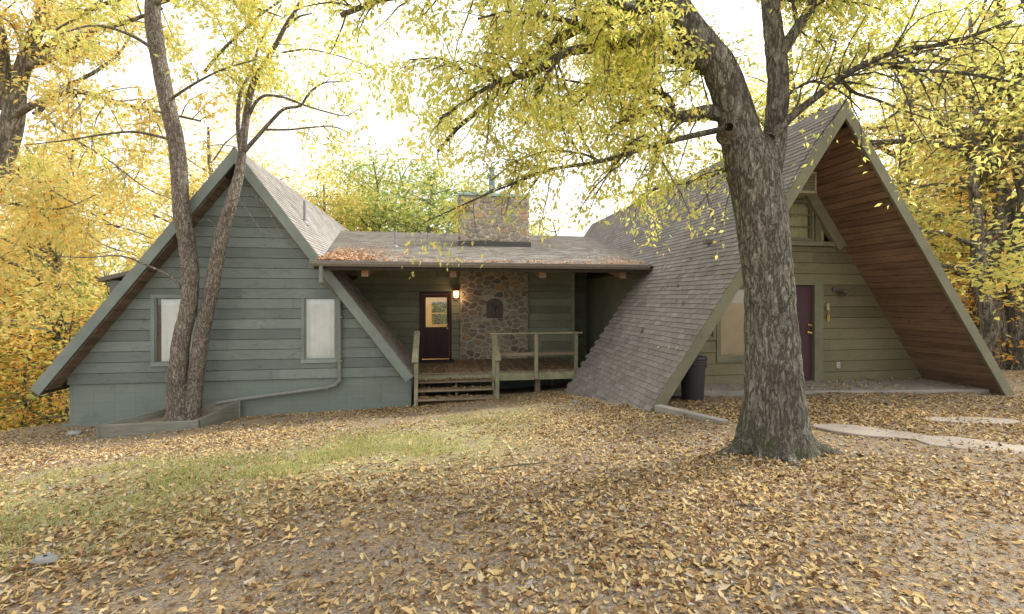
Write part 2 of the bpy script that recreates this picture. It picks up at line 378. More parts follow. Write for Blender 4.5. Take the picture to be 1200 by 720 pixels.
def siding(mb, v, z0, z1, lim, holes=(), ex=.23, joint=3.2):
    z = z0
    while z < z1-1e-6:
        zt = min(z+ex, z1); cuts = [z, zt]
        for h in holes:
            for q in (h[2], h[3]):
                if z+1e-4 < q < zt-1e-4: cuts.append(q)
        cuts = sorted(set(cuts))
        a0, b0 = lim(z); js = []
        q = a0+random.uniform(.4, joint)
        while q < b0: js.append(q); q += random.uniform(joint*.6, joint*1.5)
        rb = [random.random() for _ in range(len(js)+1)]
        for c0, c1 in zip(cuts[:-1], cuts[1:]):
            (a0, b0), (a1, b1) = lim(c0), lim(c1)
            segs = [(-99, 99)]
            for h in holes:
                if h[2] < c1-1e-4 and h[3] > c0+1e-4:
                    ns = []
                    for s0, s1 in segs:
                        if h[0] > s0: ns.append((s0, min(s1, h[0])))
                        if h[1] < s1: ns.append((max(s0, h[1]), s1))
                    segs = [s for s in ns if s[1]-s[0] > 1e-4]
            out = []
            for s0, s1 in segs:
                e = [s0]+[q for q in js if s0 < q < s1]+[s1]
                out += list(zip(e[:-1], e[1:]))
            p = lambda zz: .034-.012*(zz-z)/ex
            if c0 == z: c0 = z+.013; (a0, b0) = lim(c0)
            for s0, s1 in out:
                l0, r0, l1, r1 = max(a0, s0), min(b0, s1), max(a1, s0), min(b1, s1)
                if r0-l0 < .01: continue
                if r1 < l1: l1 = r1 = (l1+r1)/2
                mid = (max(l0, l1)+min(r0, r1))/2; ri = rb[min(sum(1 for q in js if q < mid), len(rb)-1)]
                g_ = .0015
                mb.add([(l0+g_, v-p(c0), c0), (r0-g_, v-p(c0), c0), (r1-g_, v-p(c1), c1), (l1+g_, v-p(c1), c1), (l0+g_, v, c0-.0135*(c0-z < .014)), (r0-g_, v, c0-.0135*(c0-z < .014)), (r1-g_, v, c1), (l1+g_, v, c1)],
                       [(0,1,2,3), (4,5,1,0), (1,5,6,2), (4,0,3,7), (7,3,2,6)], ri)
        z = zt

def slope_slab(mb, P, side, ztip, v0, v1, th=.2, ztop=None, inset=.015):
    ztop = P['z'] if ztop is None else ztop
    n = Vector((side*P['s'], 0, 1)).normalized()
    def pt(z, d): return Vector((roof_u(P, z, side), v0, z))-n*d
    a, b = pt(ztop, inset), pt(ztip, inset); c, d = pt(ztip, th), pt(ztop, th)
    if ztop == P['z']:                        # meet at the ridge on a vertical line
        k = d.x-P['u']; d = Vector((P['u'], v0, d.z+side*k*P['s']))
        a = Vector((P['u'], v0, P['z']-inset*math.sqrt(1+P['s']**2)))
    mb.prism([a, b, c, d] if side > 0 else [d, c, b, a], (0, v1-v0, 0), .5)

def shingles(nb, origin, down, along, normal, slope_len, width, keep=None, ex=.105, tab=.22, th=.011, seed=1):
    rg = np.random.default_rng(seed); o = np.array(origin, float); dn = np.array(down, float); al = np.array(along, float); nn = np.array(normal, float)
    rows = int(slope_len/ex)+1
    for r in range(rows):
        s0 = r*ex; s1 = min(s0+ex, slope_len)+.004
        off = (r % 2)*tab/2+rg.uniform(-.03, .03)
        k = np.arange(-1, int(width/tab)+2)
        a0 = np.clip(k*tab+off+.004, 0, width); a1 = np.clip((k+1)*tab+off-.004, 0, width)
        ok = a1-a0 > .02; a0 = a0[ok]; a1 = a1[ok]
        if keep is not None:
            m = np.array([keep(*(o+dn*(s0+s1)/2+al*(p+q)/2)) for p, q in zip(a0, a1)], bool); a0 = a0[m]; a1 = a1[m]
        n_ = len(a0)
        if not n_: continue
        js = rg.uniform(-.006, .006, n_); jt = rg.uniform(0, .004, n_)
        P_ = lambda s, a, h: o+np.outer(np.broadcast_to(s, n_), dn)+np.outer(a, al)+np.outer(np.broadcast_to(h, n_), nn)
        v = np.stack([P_(s0, a0, .002), P_(s0, a1, .002), P_(s1+js, a1, th+jt), P_(s1+js, a0, th+jt), P_(s1+js, a0, 0.), P_(s1+js, a1, 0.), P_(s0, a0, -.004), P_(s0, a1, -.004)], 1)
        b = np.arange(n_)[:, None]*8
        q = np.stack([b+np.array([[0,3,2,1]]), b+np.array([[3,4,5,2]]), b+np.array([[0,6,4,3]]), b+np.array([[1,2,5,7]])], 1).reshape(-1, 4)
        cl = np.clip(rg.normal(.5, .27, n_), 0, 1)
        nb.add(v.reshape(-1, 3)-np.array(HO), q, rq=np.repeat(cl, 4))
def slope_shingles(nb, P, side, ztip, v0, v1, keep=None, seed=1):
    l = math.hypot((P['z']-ztip)/P['s'], P['z']-ztip)
    dn = Vector((side/P['s'], 0, -1)).normalized(); n = Vector((side*P['s'], 0, 1)).normalized()
    shingles(nb, (P['u'], v0, P['z']), dn, (0,1,0), n, l, v1-v0, keep, seed=seed)
def rake(mb, P, side, ztip, v, depth=.045, wd=.2, ztop=None):
    n = Vector((side*P['s'], 0, 1)).normalized()
    ztop = P['z'] if ztop is None else ztop
    q = lambda z, d: Vector((roof_u(P, z, side), v, z))-n*d
    a = Vector((P['u'], v, P['z']-.004)) if ztop == P['z'] else q(ztop, .004); b = q(ztip, .004); c = q(ztip, wd)
    d = Vector((P['u'], v, P['z']-wd*math.sqrt(1+P['s']**2))) if ztop == P['z'] else q(ztop, wd)
    mb.prism([a, b, c, d] if side > 0 else [d, c, b, a], (0, depth, 0))
def ridge_cap(nb, P, v0, v1):
    L = 0
    while v0+L < v1:
        a, b = v0+L, min(v0+L+.2, v1)
        for side in (-1, 1):
            n = np.array((side*P['s'], 0, 1.)); n /= np.linalg.norm(n); d = np.array((side/P['s'], 0, -1.)); d /= np.linalg.norm(d)
            t0 = np.array((P['u'], 0, P['z']+.03))
            pts = [t0+np.array((0,a,0))+.006*n, t0+np.array((0,b,0)), t0+d*.16+np.array((0,b,0))-.012*n, t0+d*.16+np.array((0,a,0))-.006*n]
            nb.add(np.array(pts)-np.array(HO), [[0,1,2,3]] if side < 0 else [[3,2,1,0]])
        L += .14

EAVE_V, EAVE_Z, CSL = 10.1, 2.45, .22       # low roof between the wings
def czf(v): return EAVE_Z+CSL*(v-EAVE_V)
# ---- left wing roof
VL0, VL1 = 10.45, 24.0
ro = MB()
slope_slab(ro, LR, 1, -.15, VL0+.02, 12.3); slope_slab(ro, LR, 1, 2.3, 12.3, VL1); slope_slab(ro, LR, -1, -.2, VL0+.02, VL1)
roof = hp(ro, 'roof', M['shingle_base'])
nb = NB()
slope_shingles(nb, LR, 1, -.15, VL0-.02, VL1, keep=lambda u, v, z: (v < 12.3 or z > 2.3) and not (z < czf(v)-.12 and v > 10.2 and z > 2.6), seed=3)
slope_shingles(nb, LR, -1, -.2, VL0-.02, VL1, seed=4); ridge_cap(nb, LR, VL0-.02, VL1)
link('shingle_cover', nb.mesh('shingle_cover', False), M['shingle_lit'], roof)
rb = MB(); rake(rb, LR, 1, -.15, VL0-.025); rake(rb, LR, -1, -.2, VL0-.025); hp(rb, 'rake_board', M['trim'], bevel=.004)
def soffit(P, side, ztip, v0, v1, th, name, mat, pw=.15, ztop=None):
    mb = MB(); n = Vector((side*P['s'], 0, 1)).normalized(); dn = Vector((side/P['s'], 0, -1)).normalized()
    ztop = P['z']-.5 if ztop is None else ztop
    l = (ztop-ztip)*math.sqrt(1+1/P['s']**2); s_ = 0
    o = Vector((roof_u(P, ztop, side), v0, ztop))-n*(th+.002)
    while s_ < l-.05:
        e = min(s_+pw-.012, l); a = o+dn*s_; b = o+dn*e; k = random.uniform(0, .004)
        mb.prism([a-n*k, b-n*k, b-n*(.02+k), a-n*(.02+k)] if side > 0 else [a-n*(.02+k), b-n*(.02+k), b-n*k, a-n*k], (0, v1-v0, 0))
        s_ += pw
    return hp(mb, name, mat)
soffit(LR, -1, -.1, VL0+.03, 10.83, .2, 'soffit', M['soffit_dark']); soffit(LR, 1, -.1, VL0+.03, 10.83, .2, 'soffit', M['soffit_dark'])
# ---- left wing gable wall and foundation
tu = .2*math.sqrt(1+1/LR['s']**2)
holesL = [(-6.24, -5.4, .20, 1.70), (-3.15, -2.40, .20, 1.70)]
mb = MB()
siding(mb, 10.84, -.2, 4.55, lambda z: (max(-7.88, roof_u(LR, z, -1)+tu-.03), min(-.70, roof_u(LR, z, 1)-tu+.03)), holesL)
hp(mb, 'gable_wall', M['siding'])
mb = MB(); mb.box(-7.86, -.72, 10.85, 11.05, -1.6, -.2); mb.box(-.92, -.72, 11.05, 24, -1.6, -.2); mb.box(-7.86, -7.66, 11.05, 24, -3.5, -.2)
mb.box(-7.95, -5.2, 10.79, 10.848, -1.3, -1.02)
mb.box(-.72, 5.2, 14.02, 14.2, -2.4, -.905); mb.box(5.2, 5.4, 10.7, 14.2, -2.4, -.72)
hp(mb, 'foundation', M['block'])
mb = MB(); mb.prism([(-8.0, 23.6, -.2), (-.75, 23.6, -.2), (-4.44, 23.6, 4.7)], (0, .1, 0)); mb.box(-7.8, -.8, 11.1, 23.6, -.35, -.25); hp(mb, 'rear_wall', M['siding'])
def win(u0, u1, z0, z1, v, fmat, tw=.075, curtain=None, folds=0, parent=None, blind=False, seed=0, gap=0):
    """window with frame, pane and curtain behind it"""
    f = MB()
    f.box(u0-tw, u1+tw, v-.05, v+.02, z1, z1+tw); f.box(u0-tw, u1+tw, v-.055, v+.02, z0-tw, z0)
    f.box(u0-tw, u0, v-.047, v+.02, z0, z1); f.box(u1, u1+tw, v-.047, v+.02, z0, z1)
    e = .022
    f.box(u0, u0+e, v-.02, v+.03, z0, z1); f.box(u1-e, u1, v-.02, v+.03, z0, z1); f.box(u0+e, u1-e, v-.02, v+.03, z0, z0+e); f.box(u0+e, u1-e, v-.02, v+.03, z1-e, z1)
    wo = hp(f, 'window', fmat, parent, .003)
    g_ = MB(); g_.add([(u0+e, v+.006, z0+e), (u1-e, v+.006, z0+e), (u1-e, v+.006, z1-e), (u0+e, v+.006, z1-e)], [(0,1,2,3)]); hp(g_, 'pane', M['glass'], wo)
    if curtain:
        n = 60; c = NB(); rg = np.random.default_rng(seed); m = 30
        uu = np.linspace(u0-.02+gap, u1+.02, n); zz = np.linspace(z0-.03, z1+.03, m)
        U, Z = np.meshgrid(uu, zz)
        if blind: V = v+.07+.006*(((Z-z0)/.045) % 1)
        else:
            ph = rg.uniform(0, 6); V = v+.05+folds*(.5*np.sin((U-u0)*34+ph+.8*np.sin(Z*1.7))+.35*np.sin((U-u0)*61+ph*2+Z*.9))
        i = np.arange(m-1)[:, None]*n; j = np.arange(n-1)[None]
        c.add(np.stack([U, V, Z], -1).reshape(-1, 3)-np.array(HO), np.stack([i+j, i+j+1, i+n+j+1, i+n+j], -1).reshape(-1, 4))
        link('curtain', c.mesh('curtain'), curtain, wo)
        d = MB(); d.box(u0-.3, u1+.3, v+.35, v+.37, z0-.3, z1+.3); hp(d, 'room_backing', M['soffit_dark'], wo)
    return wo
win(-6.20, -5.44, .24, 1.66, 10.84, M['trim'], curtain=M['curtain'], folds=.022, seed=2, gap=.11)
win(-3.11, -2.44, .24, 1.66, 10.84, M['trim'], curtain=M['curtain'], folds=.016, seed=5)
# ---- side dormer on the far slope of the left wing
mb = MB(); mb.box(-8.25, -6.6, 12.6, 14.6, .9, 2.10); d = hp(mb, 'dormer', M['siding'])
mb = MB(); mb.prism([(-8.45, 12.5, 2.06), (-6.4, 12.5, 2.62), (-6.4, 12.5, 2.72), (-8.45, 12.5, 2.16)], (0, 2.4, 0)); hp(mb, 'dormer_roof', M['shingle'], d)

# ---- right wing
VR0, VR1 = 6.74, 20.0
FIN = 10.6
ro = MB()
slope_slab(ro, RR, -1, -.62, VR0+.02, FIN, .07); slope_slab(ro, RR, -1, 2.35, FIN, VR1, .07); slope_slab(ro, RR, 1, -.25, VR0+.02, VR1, .07)
roofr = hp(ro, 'roof', M['shingle_base'])
nb = NB()
slope_shingles(nb, RR, -1, -.62, VR0-.02, VR1, keep=lambda u, v, z: (v < FIN or z > 2.35) and not (z < czf(v)-.12 and v > 10.7), seed=5)
slope_shingles(nb, RR, 1, -.25, VR0-.02, VR1, seed=6); ridge_cap(nb, RR, VR0-.02, VR1)
link('shingle_cover', nb.mesh('shingle_cover', False), M['shingle'], roofr)
rb = MB(); rake(rb, RR, -1, -.5, VR0-.03, .05, .18); rake(rb, RR, 1, -.25, VR0-.03, .05, .18); hp(rb, 'rake_board', M['trim_olive'], bevel=.004)
soffit(RR, 1, -.2, VR0+.03, 8.22, .07, 'soffit', M['soffit'], ztop=4.75); soffit(RR, -1, -.4, VR0+.03, 8.22, .07, 'soffit', M['soffit'])
# wall under the fin of the right roof and the side walls of the porch
mb = MB(); mb.prism([(roof_u(RR, 2.4, -1)+.25, FIN-.02, 2.4), (roof_u(RR, -.7, -1)+.25, FIN-.02, -.7), (5.6, FIN-.02, -.7), (5.6, FIN-.02, 2.4)], (0, .015, 0))
mb.box(5.08, 5.2, FIN, 15.3, -.9, 2.38)
hp(mb, 'porch_side_wall', M['siding_porch_lit']); mb = MB()
mb.prism([(-.9, 12.28, -.3), (-2.7, 12.28, 2.4), (-2.9, 12.28, 2.4), (-2.9, 12.28, -.3)], (0, .02, 0)); mb.box(-2.75, -2.62, 12.3, 14, -.9, 2.6)
hp(mb, 'porch_side_wall', M['siding_porch_lit'])
tr_ = .07*math.sqrt(1+1/RR['s']**2)+.03
DOORR = (6.75, 7.71, -.10, 1.93)
WINR = (5.57, 6.30, .46, 1.86)
mb = MB()
siding(mb, 8.24, -.14, 2.74, lambda z: (roof_u(RR, z, -1)+tr_-.05, roof_u(RR, z, 1)-tr_+.05), [(DOORR[0]-.05, DOORR[1]+.05, -.2, DOORR[3]+.05), (WINR[0]-.04, WINR[1]+.04, WINR[2]-.04, WINR[3]+.04), (4.98, 5.43, .86, 1.34)])
hp(mb, 'gable_wall', M['siding_olive'])
# upper gable: ledge, loft windows, slanting frame boards
mb = MB(); mb.box(5.2, 8.62, 8.14, 8.25, 2.75, 2.84)
mb.box(7.72, 7.86, 8.17, 8.25, 2.84, 4.3); mb.box(6.1, 7.1, 8.2, 8.25, 2.84, 4.0); mb.box(7.1, 7.72, 8.18, 8.25, 3.72, 4.35)
for side in (-1, 1):
    n = Vector((side*RR['s'], 0, 1)).normalized()
    q = lambda z, d: Vector((roof_u(RR, z, side), 8.12, z))-n*d
    pts = [q(4.85, .10), q(2.84, .10), q(2.84, .32), q(4.5, .32)]
    mb.prism(pts if side > 0 else pts[::-1], (0, .12, 0))
hp(mb, 'loft_frame', M['trim_olive'], bevel=.004)
lw = win(7.10, 7.66, 2.90, 3.66, 8.24, M['trim_olive'], .05, M['sheer'], .02, seed=9)
mb = MB()
for z in (3.15, 3.40): mb.box(7.10, 7.66, 8.215, 8.235, z-.012, z+.012)
hp(mb, 'muntin', M['trim_olive'], lw)
mb = MB(); mb.add([(7.86, 8.22, 2.84), (8.72, 8.22, 2.84), (7.86, 8.22, 4.1)], [(0,1,2)]); tri = hp(mb, 'loft_pane', M['glass'])
mb = MB(); mb.add([(7.86, 8.5, 2.8), (8.7, 8.5, 2.8), (8.7, 8.5, 4.2), (7.86, 8.5, 4.2)], [(0,1,2,3)]); hp(mb, 'room_backing', M['door'], tri)
mb = MB(); mb.box(7.86, 7.98, 8.24, 8.26, 2.84, 3.72); hp(mb, 'curtain', cloth('pale curtain', (.62, .55, .36)), tri)
mb = MB(); mb.prism([(3.6, 8.9, -.14), (10.3, 8.9, -.14), (6.95, 8.9, 4.85)], (0, .1, 0)); hp(mb, 'inner_wall', M['soffit_dark'])
# entrance door of the right wing
mb = MB(); t_ = .12; a, b, z0, z1 = DOORR
mb.box(b, b+.21, 8.18, 8.27, -.14, z1+.1); mb.box(a-.16, a, 8.18, 8.27, -.14, z1+.1); mb.box(a, b, 8.18, 8.27, z1, z1+.1)
dfr = hp(mb, 'door_frame', M['trim_olive'], bevel=.004)
mb = MB(); mb.box(a+.004, b-.004, 8.26, 8.30, z0, z1-.004); dr = hp(mb, 'door', M['door_plum'], bevel=.003)
mb = MB(); mb.lathe((b-.075, 8.25, 0), [(.0, 0)]*2, 4)
mb = MB()
for zz, rr in ((.93, .03), (1.09, .022)):
    mb = MB(); mb.tube([(b-.08, 8.262, zz), (b-.08, 8.235, zz), (b-.08, 8.225, zz), (b-.08, 8.19, zz), (b-.08, 8.178, zz)], [rr*1.1, rr*1.1, rr*.4, rr, rr*.6], 14); hp(mb, 'handle' if rr > .025 else 'deadbolt', M['brass'], dr)
mb = MB(); mb.box(a+.38, a+.56, 8.25, 8.262, 1.28, 1.52); hp(mb, 'notice', M['white_plastic'], dr)
win(WINR[0], WINR[1], WINR[2], WINR[3], 8.24, M['trim_olive'], .09, M['blind'], blind=True)
win(5.0, 5.40, .88, 1.32, 8.24, M['trim_olive'], .07, cloth('brown blind', (.30, .19, .11)), blind=True)
# rear closure of the right wing
mb = MB(); mb.prism([(3.4, 19.6, -.2), (10.5, 19.6, -.2), (6.95, 19.6, 4.9)], (0, .1, 0)); hp(mb, 'rear_wall', M['siding_olive'])

# ---- middle: porch wall, low roof
DOORC = (-.60, .23, -.22, 1.78)
mb = MB()
siding(mb, 14.0, -.9, 3.25, lambda z: (-2.68, .62), [(DOORC[0]-.04, DOORC[1]+.04, -.5, DOORC[3]+.04)])
mk = MB(); siding(mk, 14.0, -.9, 3.25, lambda z: (2.68, 4.25)); hp(mk, 'porch_wall', M['siding_porch_lit'])
mk = MB(); mk.box(4.16, 4.27, 13.93, 14.05, -.9, 3.25); mk.box(4.2, 4.26, 14.05, 15.2, -.9, 3.3); hp(mk, 'corner_board', M['siding_porch_lit'])
mq = MB(); siding(mq, 15.2, -.9, 3.5, lambda z: (4.2, 5.1)); hp(mq, 'recess_wall', M['siding_porch_lit'])
hp(mb, 'porch_wall', M['siding_porch_lit'])
RV = 19.0
def cu(v, z): return max(-2.70, -99) if v < VL0 else roof_u(LR, z, 1)-.12
ro = MB()
th = .16
pl = []
prof = [(EAVE_V, ), (VL0,), (RV,)]
def crow(v): z = czf(v); return (-2.72 if v < VL0+.001 else roof_u(LR, z, 1)-.15), (4.95 if v < FIN-.5 else roof_u(RR, z, -1)+.15), z
rows = [crow(v) for v in (EAVE_V, VL0)]; rows2 = [crow(v) for v in (VL0+.01, RV)]
for (ra, va), (rb_, vb) in (((rows[0], EAVE_V), (rows[1], VL0)), ((rows2[0], VL0+.01), (rows2[1], RV))):
    top = [(ra[0], va, ra[2]-.012), (ra[1], va, ra[2]-.012), (rb_[1], vb, rb_[2]-.012), (rb_[0], vb, rb_[2]-.012)]
    ro.prism([(x, y, z-th) for x, y, z in top], (0, 0, th-.012))
zr = czf(RV)
ro.prism([(-5, RV, zr-.18), (7, RV, zr-.18), (7, 23, zr-1.08), (-5, 23, zr-1.08)], (0, 0, .16))
croof = hp(ro, 'low_roof', M['shingle_base'])
nb = NB(); ln = math.hypot(1, CSL)
shingles(nb, (-5.5, RV, zr), (0, -1/ln, -CSL/ln), (1,0,0), (0, -CSL/ln, 1/ln), (RV-EAVE_V)*ln+.03, 13,
         keep=lambda u, v, z: (u > (-2.72 if v < VL0+.05 else roof_u(LR, z, 1)-.05)) and (u < (5.0 if v < FIN else roof_u(RR, z, -1)+.05)), seed=8)
link('shingle_cover', nb.mesh('shingle_cover', False), M['shingle_low_lit'], croof)
mb = MB()
for x in np.arange(-2.6, 5, .41): mb.box(x, x+.4, 10.3, 13.98, 0, .02)
for k in range(len(mb.v)): x, y, z = mb.v[k]; mb.v[k] = (x, y, z+czf(y)-.215)
hp(mb, 'porch_ceiling', M['soffit_dark'])
mb = MB()
for x in (-1.7, .26, 2.38, 4.4):
    mb.prism([(x-.075, 10.33, czf(10.33)-.36), (x+.075, 10.33, czf(10.33)-.36), (x+.075, 10.33, czf(10.33)-.22), (x-.075, 10.33, czf(10.33)-.22)], (0, 3.65, CSL*3.65))
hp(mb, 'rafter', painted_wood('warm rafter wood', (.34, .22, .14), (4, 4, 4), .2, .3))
# gutter and downspout
mb = MB(); A, B = -2.78, 4.93
pro = [(10.11, 2.45), (10.0, 2.45), (9.985, 2.435), (9.985, 2.40), (10.02, 2.345), (10.11, 2.345)]
mb.prism([(A, y, z) for y, z in pro][::-1], (B-A, 0, 0)); mb.box(A-.004, B+.004, 9.978, 9.992, 2.436, 2.456)
hp(mb, 'gutter', M['gutter'], bevel=.003)
def spout(mb, pts, w_=.085, d=.06):
    for a, b in zip(pts[:-1], pts[1:]): mb.tube([a, b], .046, 12)
    for p in pts[1:-1]: mb.lathe((p[0], p[1], p[2]-.04), [(.02, -.008), (.045, 0), (.052, .04), (.045, .08), (.02, .088)], 12)
mb = MB(); spout(mb, [(-2.56, 10.06, 2.36), (-2.56, 10.06, 2.02), (-2.33, 10.745, 1.72), (-2.33, 10.745, -.24), (-2.42, 10.745, -.34), (-2.6, 10.745, -.40), (-4.45, 10.72, -.60), (-4.9, 10.66, -.66)])
for z in (1.2, .2): mb.box(-2.40, -2.26, 10.69, 10.81, z, z+.03)
hp(mb, 'downspout', M['spout'], smooth=False)
# vent pipes
for (u, v, z, h) in ((-3.45, 12.0, 3.52, .62), (-1.33, 13.3, czf(13.3)-.05, .52)):
    mb = MB(); mb.lathe((u, v, z), [(.11, 0), (.10, .05), (.05, .09), (.035, .10), (.035, h), (.028, h)], 14); hp(mb, 'vent_pipe', M['grey_metal'])

# ---- chimney of field stone
def clip(poly, p, n):
    out = []
    for i in range(len(poly)):
        a, b = poly[i], poly[(i+1) % len(poly)]
        da = (a[0]-p[0])*n[0]+(a[1]-p[1])*n[1]; db = (b[0]-p[0])*n[0]+(b[1]-p[1])*n[1]
        if da <= 0: out.append(a)
        if (da < 0) != (db < 0) and abs(da-db) > 1e-12:
            t = da/(da-db); out.append((a[0]+(b[0]-a[0])*t, a[1]+(b[1]-a[1])*t))
    return out
def rubble(mb, w_, h, place, ncell, seed, hole=None):
    rg = random.Random(seed); asp = 1.55
    pts = []
    for _ in range(ncell*30):
        p = (rg.uniform(-.1, w_+.1), rg.uniform(-.1, h+.1))
        dmin = rg.choice((.12, .15, .18, .22, .28, .34))*(1.0 if p[1] < 3.4 else 1.35)
        if all(math.hypot((p[0]-q[0])/asp, (p[1]-q[1])) > min(dmin, q[2]) * .78 for q in pts): pts.append((*p, dmin))
        if len(pts) >= ncell: break
    for p in pts:
        poly = [(0.012, 0.012), (w_-.012, .012), (w_-.012, h-.012), (.012, h-.012)]
        for q in pts:
            if q is p: continue
            dx, dy = (q[0]-p[0]), (q[1]-p[1])
            if abs(dx) > 1.2 or abs(dy) > .9: continue
            n = (dx/asp**2, dy); L = math.hypot(*n); n = (n[0]/L, n[1]/L)
            mid = ((p[0]+q[0])/2, (p[1]+q[1])/2)
            g_ = rg.uniform(.012, .024)
            poly = clip(poly, (mid[0]-n[0]*g_, mid[1]-n[1]*g_), n)
            if len(poly) < 3: break
        if len(poly) < 3: continue
        if hole and hole[0] < p[0] < hole[1] and hole[2] < p[1] < hole[3]: continue
        # cut corners, jitter
        n = len(poly); rp = []
        for i in range(n):
            a, b, c = poly[i-1], poly[i], poly[(i+1) % n]; k = rg.uniform(.16, .3)
            rp += [(b[0]+(a[0]-b[0])*k, b[1]+(a[1]-b[1])*k), (b[0]+(c[0]-b[0])*k, b[1]+(c[1]-b[1])*k)]
        cx = sum(q[0] for q in rp)/len(rp); cy = sum(q[1] for q in rp)/len(rp)
        rp = [(x+rg.uniform(-.007, .007), y+rg.uniform(-.007, .007)) for x, y in rp]
        d = rg.uniform(.018, .05); r = rg.random(); m = len(rp)
        tx, ty = rg.uniform(-.05, .05), rg.uniform(-.06, .06)
        ring = lambda sc, dd: [place(cx+(x-cx)*sc, cy+(y-cy)*sc, dd+tx*(x-cx)+ty*(y-cy) if dd > .005 else dd) for x, y in rp]
        vs = ring(1, -.01)+ring(.98, d*.6)+ring(.86, d); fs = []
        for k in range(2): fs += [[k*m+i, k*m+(i+1) % m, (k+1)*m+(i+1) % m, (k+1)*m+i] for i in range(m)]
        fs.append([2*m+i for i in range(m)])
        mb.add(vs, fs, r)
CU0, CU1, CV, CZ0, CZ1 = .58, 2.72, 13.88, -.9, 4.86
mb = MB(); mb.box(CU0, CU1, CV, 15.2, CZ0, CZ1); ch = hp(mb, 'chimney', M['mortar'])
mb = MB()
rubble(mb, CU1-CU0, CZ1-CZ0, lambda x, y, d: (CU0+x, CV-d, CZ0+y), 300, 11, (.78, 1.37, 1.9, 2.6))
rubble(mb, 1.32, CZ1-CZ0, lambda x, y, d: (CU0-d, CV+1.32-x, CZ0+y), 100, 12)
rubble(mb, 1.32, CZ1-CZ0, lambda x, y, d: (CU1+d, CV+x, CZ0+y), 100, 13)
hp(mb, 'stonework', M['stone'], ch, smooth=False)
mb = MB(); mb.box(CU0-.08, CU1+.08, CV-.08, 15.3, czf(13.8)-.05, 3.44); hp(mb, 'flashing', M['flash'], ch, .01)
mb = MB(); mb.box(CU0-.07, CU1+.07, CV-.07, 15.27, CZ1, CZ1+.07); mb.box(CU0+.1, CU1-.1, CV+.1, 15.1, CZ1+.07, CZ1+.13); hp(mb, 'chimney_cap', M['verdigris'], ch, .01)
mb = MB(); mb.lathe((1.62, 14.4, CZ1+.1), [(.16, 0), (.12, .05), (.105, .06), (.105, .62), (.15, .63), (.17, .70), (.15, .74), (.09, .76), (.09, .9), (.13, .92), (.13, .95), (.02, .99)], 20)
hp(mb, 'flue_pipe', M['flue'], ch, smooth=False)
# ---- porch door and the lit room behind it
a, b, z0, z1 = DOORC
mb = MB(); mb.box(a-.075, a, 13.93, 14.06, -.26, z1+.07); mb.box(b, b+.075, 13.93, 14.06, -.26, z1+.07); mb.box(a, b, 13.93, 14.06, z1, z1+.07)
hp(mb, 'door_frame', M['door'], bevel=.004)
mb = MB(); g0, g1, h0, h1 = a+.11, b-.07, .76, 1.68
mb.box(a+.003, g0, 13.99, 14.035, z0, z1-.003); mb.box(g1, b-.003, 13.99, 14.035, z0, z1-.003); mb.box(g0, g1, 13.99, 14.035, z0, h0); mb.box(g0, g1, 13.99, 14.035, h1, z1-.003)
for q in (0, 1):
    x0 = a+.12+q*.31; mb.box(x0, x0+.27, 13.978, 13.99, -.08, .58); mb.box(x0+.05, x0+.22, 13.97, 13.978, -.02, .52)
cd = hp(mb, 'door', M['door'], bevel=.004)
mb = MB(); mb.add([(g0, 14.01, h0), (g1, 14.01, h0), (g1, 14.01, h1), (g0, 14.01, h1)], [(0,1,2,3)]); hp(mb, 'pane', M['glass'], cd)
mb = MB(); mb.tube([(b-.06, 13.99, .72), (b-.06, 13.96, .72), (b-.06, 13.93, .72), (b-.06, 13.92, .72)], [.012, .012, .03, .02], 12); hp(mb, 'handle', M['white_plastic'], cd); mb = MB(); mb.tube([(b-.06, 13.99, .84), (b-.06, 13.975, .84)], .022, 12); hp(mb, 'deadbolt', M['white_plastic'], cd)
mb = MB(); mb.box(-2.2, -2.1, 14.1, 19, -.3, 2.6); mb.box(.56, .66, 15.2, 19, -.3, 2.6); mb.box(-2.2, .66, 14.1, 19, -.4, -.3); mb.box(-2.2, .66, 14.1, 19, 2.6, 2.7)
mb.box(-2.2, -.42, 19, 19.1, -.3, 2.6); mb.box(.5, .66, 19, 19.1, -.3, 2.6); mb.box(-.42, .5, 19, 19.1, -.3, .55); mb.box(-.42, .5, 19, 19.1, 1.5, 2.6)
mb.box(-.42, .5, 18.98, 19.02, 1.0, 1.04)
hp(mb, 'room', M['cream'])
li = bpy.data.lights.new('room_lamp', 'POINT'); li.energy = 60; li.color = (1, .8, .5); li.shadow_soft_size = .15
lo = bpy.data.objects.new('room_lamp', li); C.objects.link(lo); lo.location = W(-1.2, 16.5, 2.2)

# ---- porch deck (stands on its own posts)
DO = (1.5, 11.6, -.9)
deck = empty('porch_deck', W(*DO), TH, 'weathered wooden porch deck with steps and mossy railings in front of the stone chimney', 'deck')
def dp(mb, name, mat, parent=None, bevel=.004): return mb.build(name, mat, parent or deck, DO, bevel)
mb = MB(); x = -.66
while x < 3.6: mb.box(x, x+.135, 11.48+random.uniform(-.012, .012), 13.86 if .5 < x < 2.75 else 13.95, -.29, -.25+random.uniform(-.003, .003)); x += .142
x = -2.55
while x < -.7: mb.box(x, x+.135, 12.36, 13.95, -.29, -.25); x += .142
dp(mb, 'deck_floor', M['deck'])
mb = MB(); mb.box(1.3, 3.6, 11.5, 11.55, -.5, -.295); mb.box(3.55, 3.6, 11.55, 13.9, -.5, -.295); mb.box(-.62, 1.3, 11.52, 11.57, -.5, -.295)
for yy in (12.1, 12.7, 13.3): mb.box(-.6, 3.55, yy, yy+.05, -.48, -.295)
dp(mb, 'joist', M['rail'])
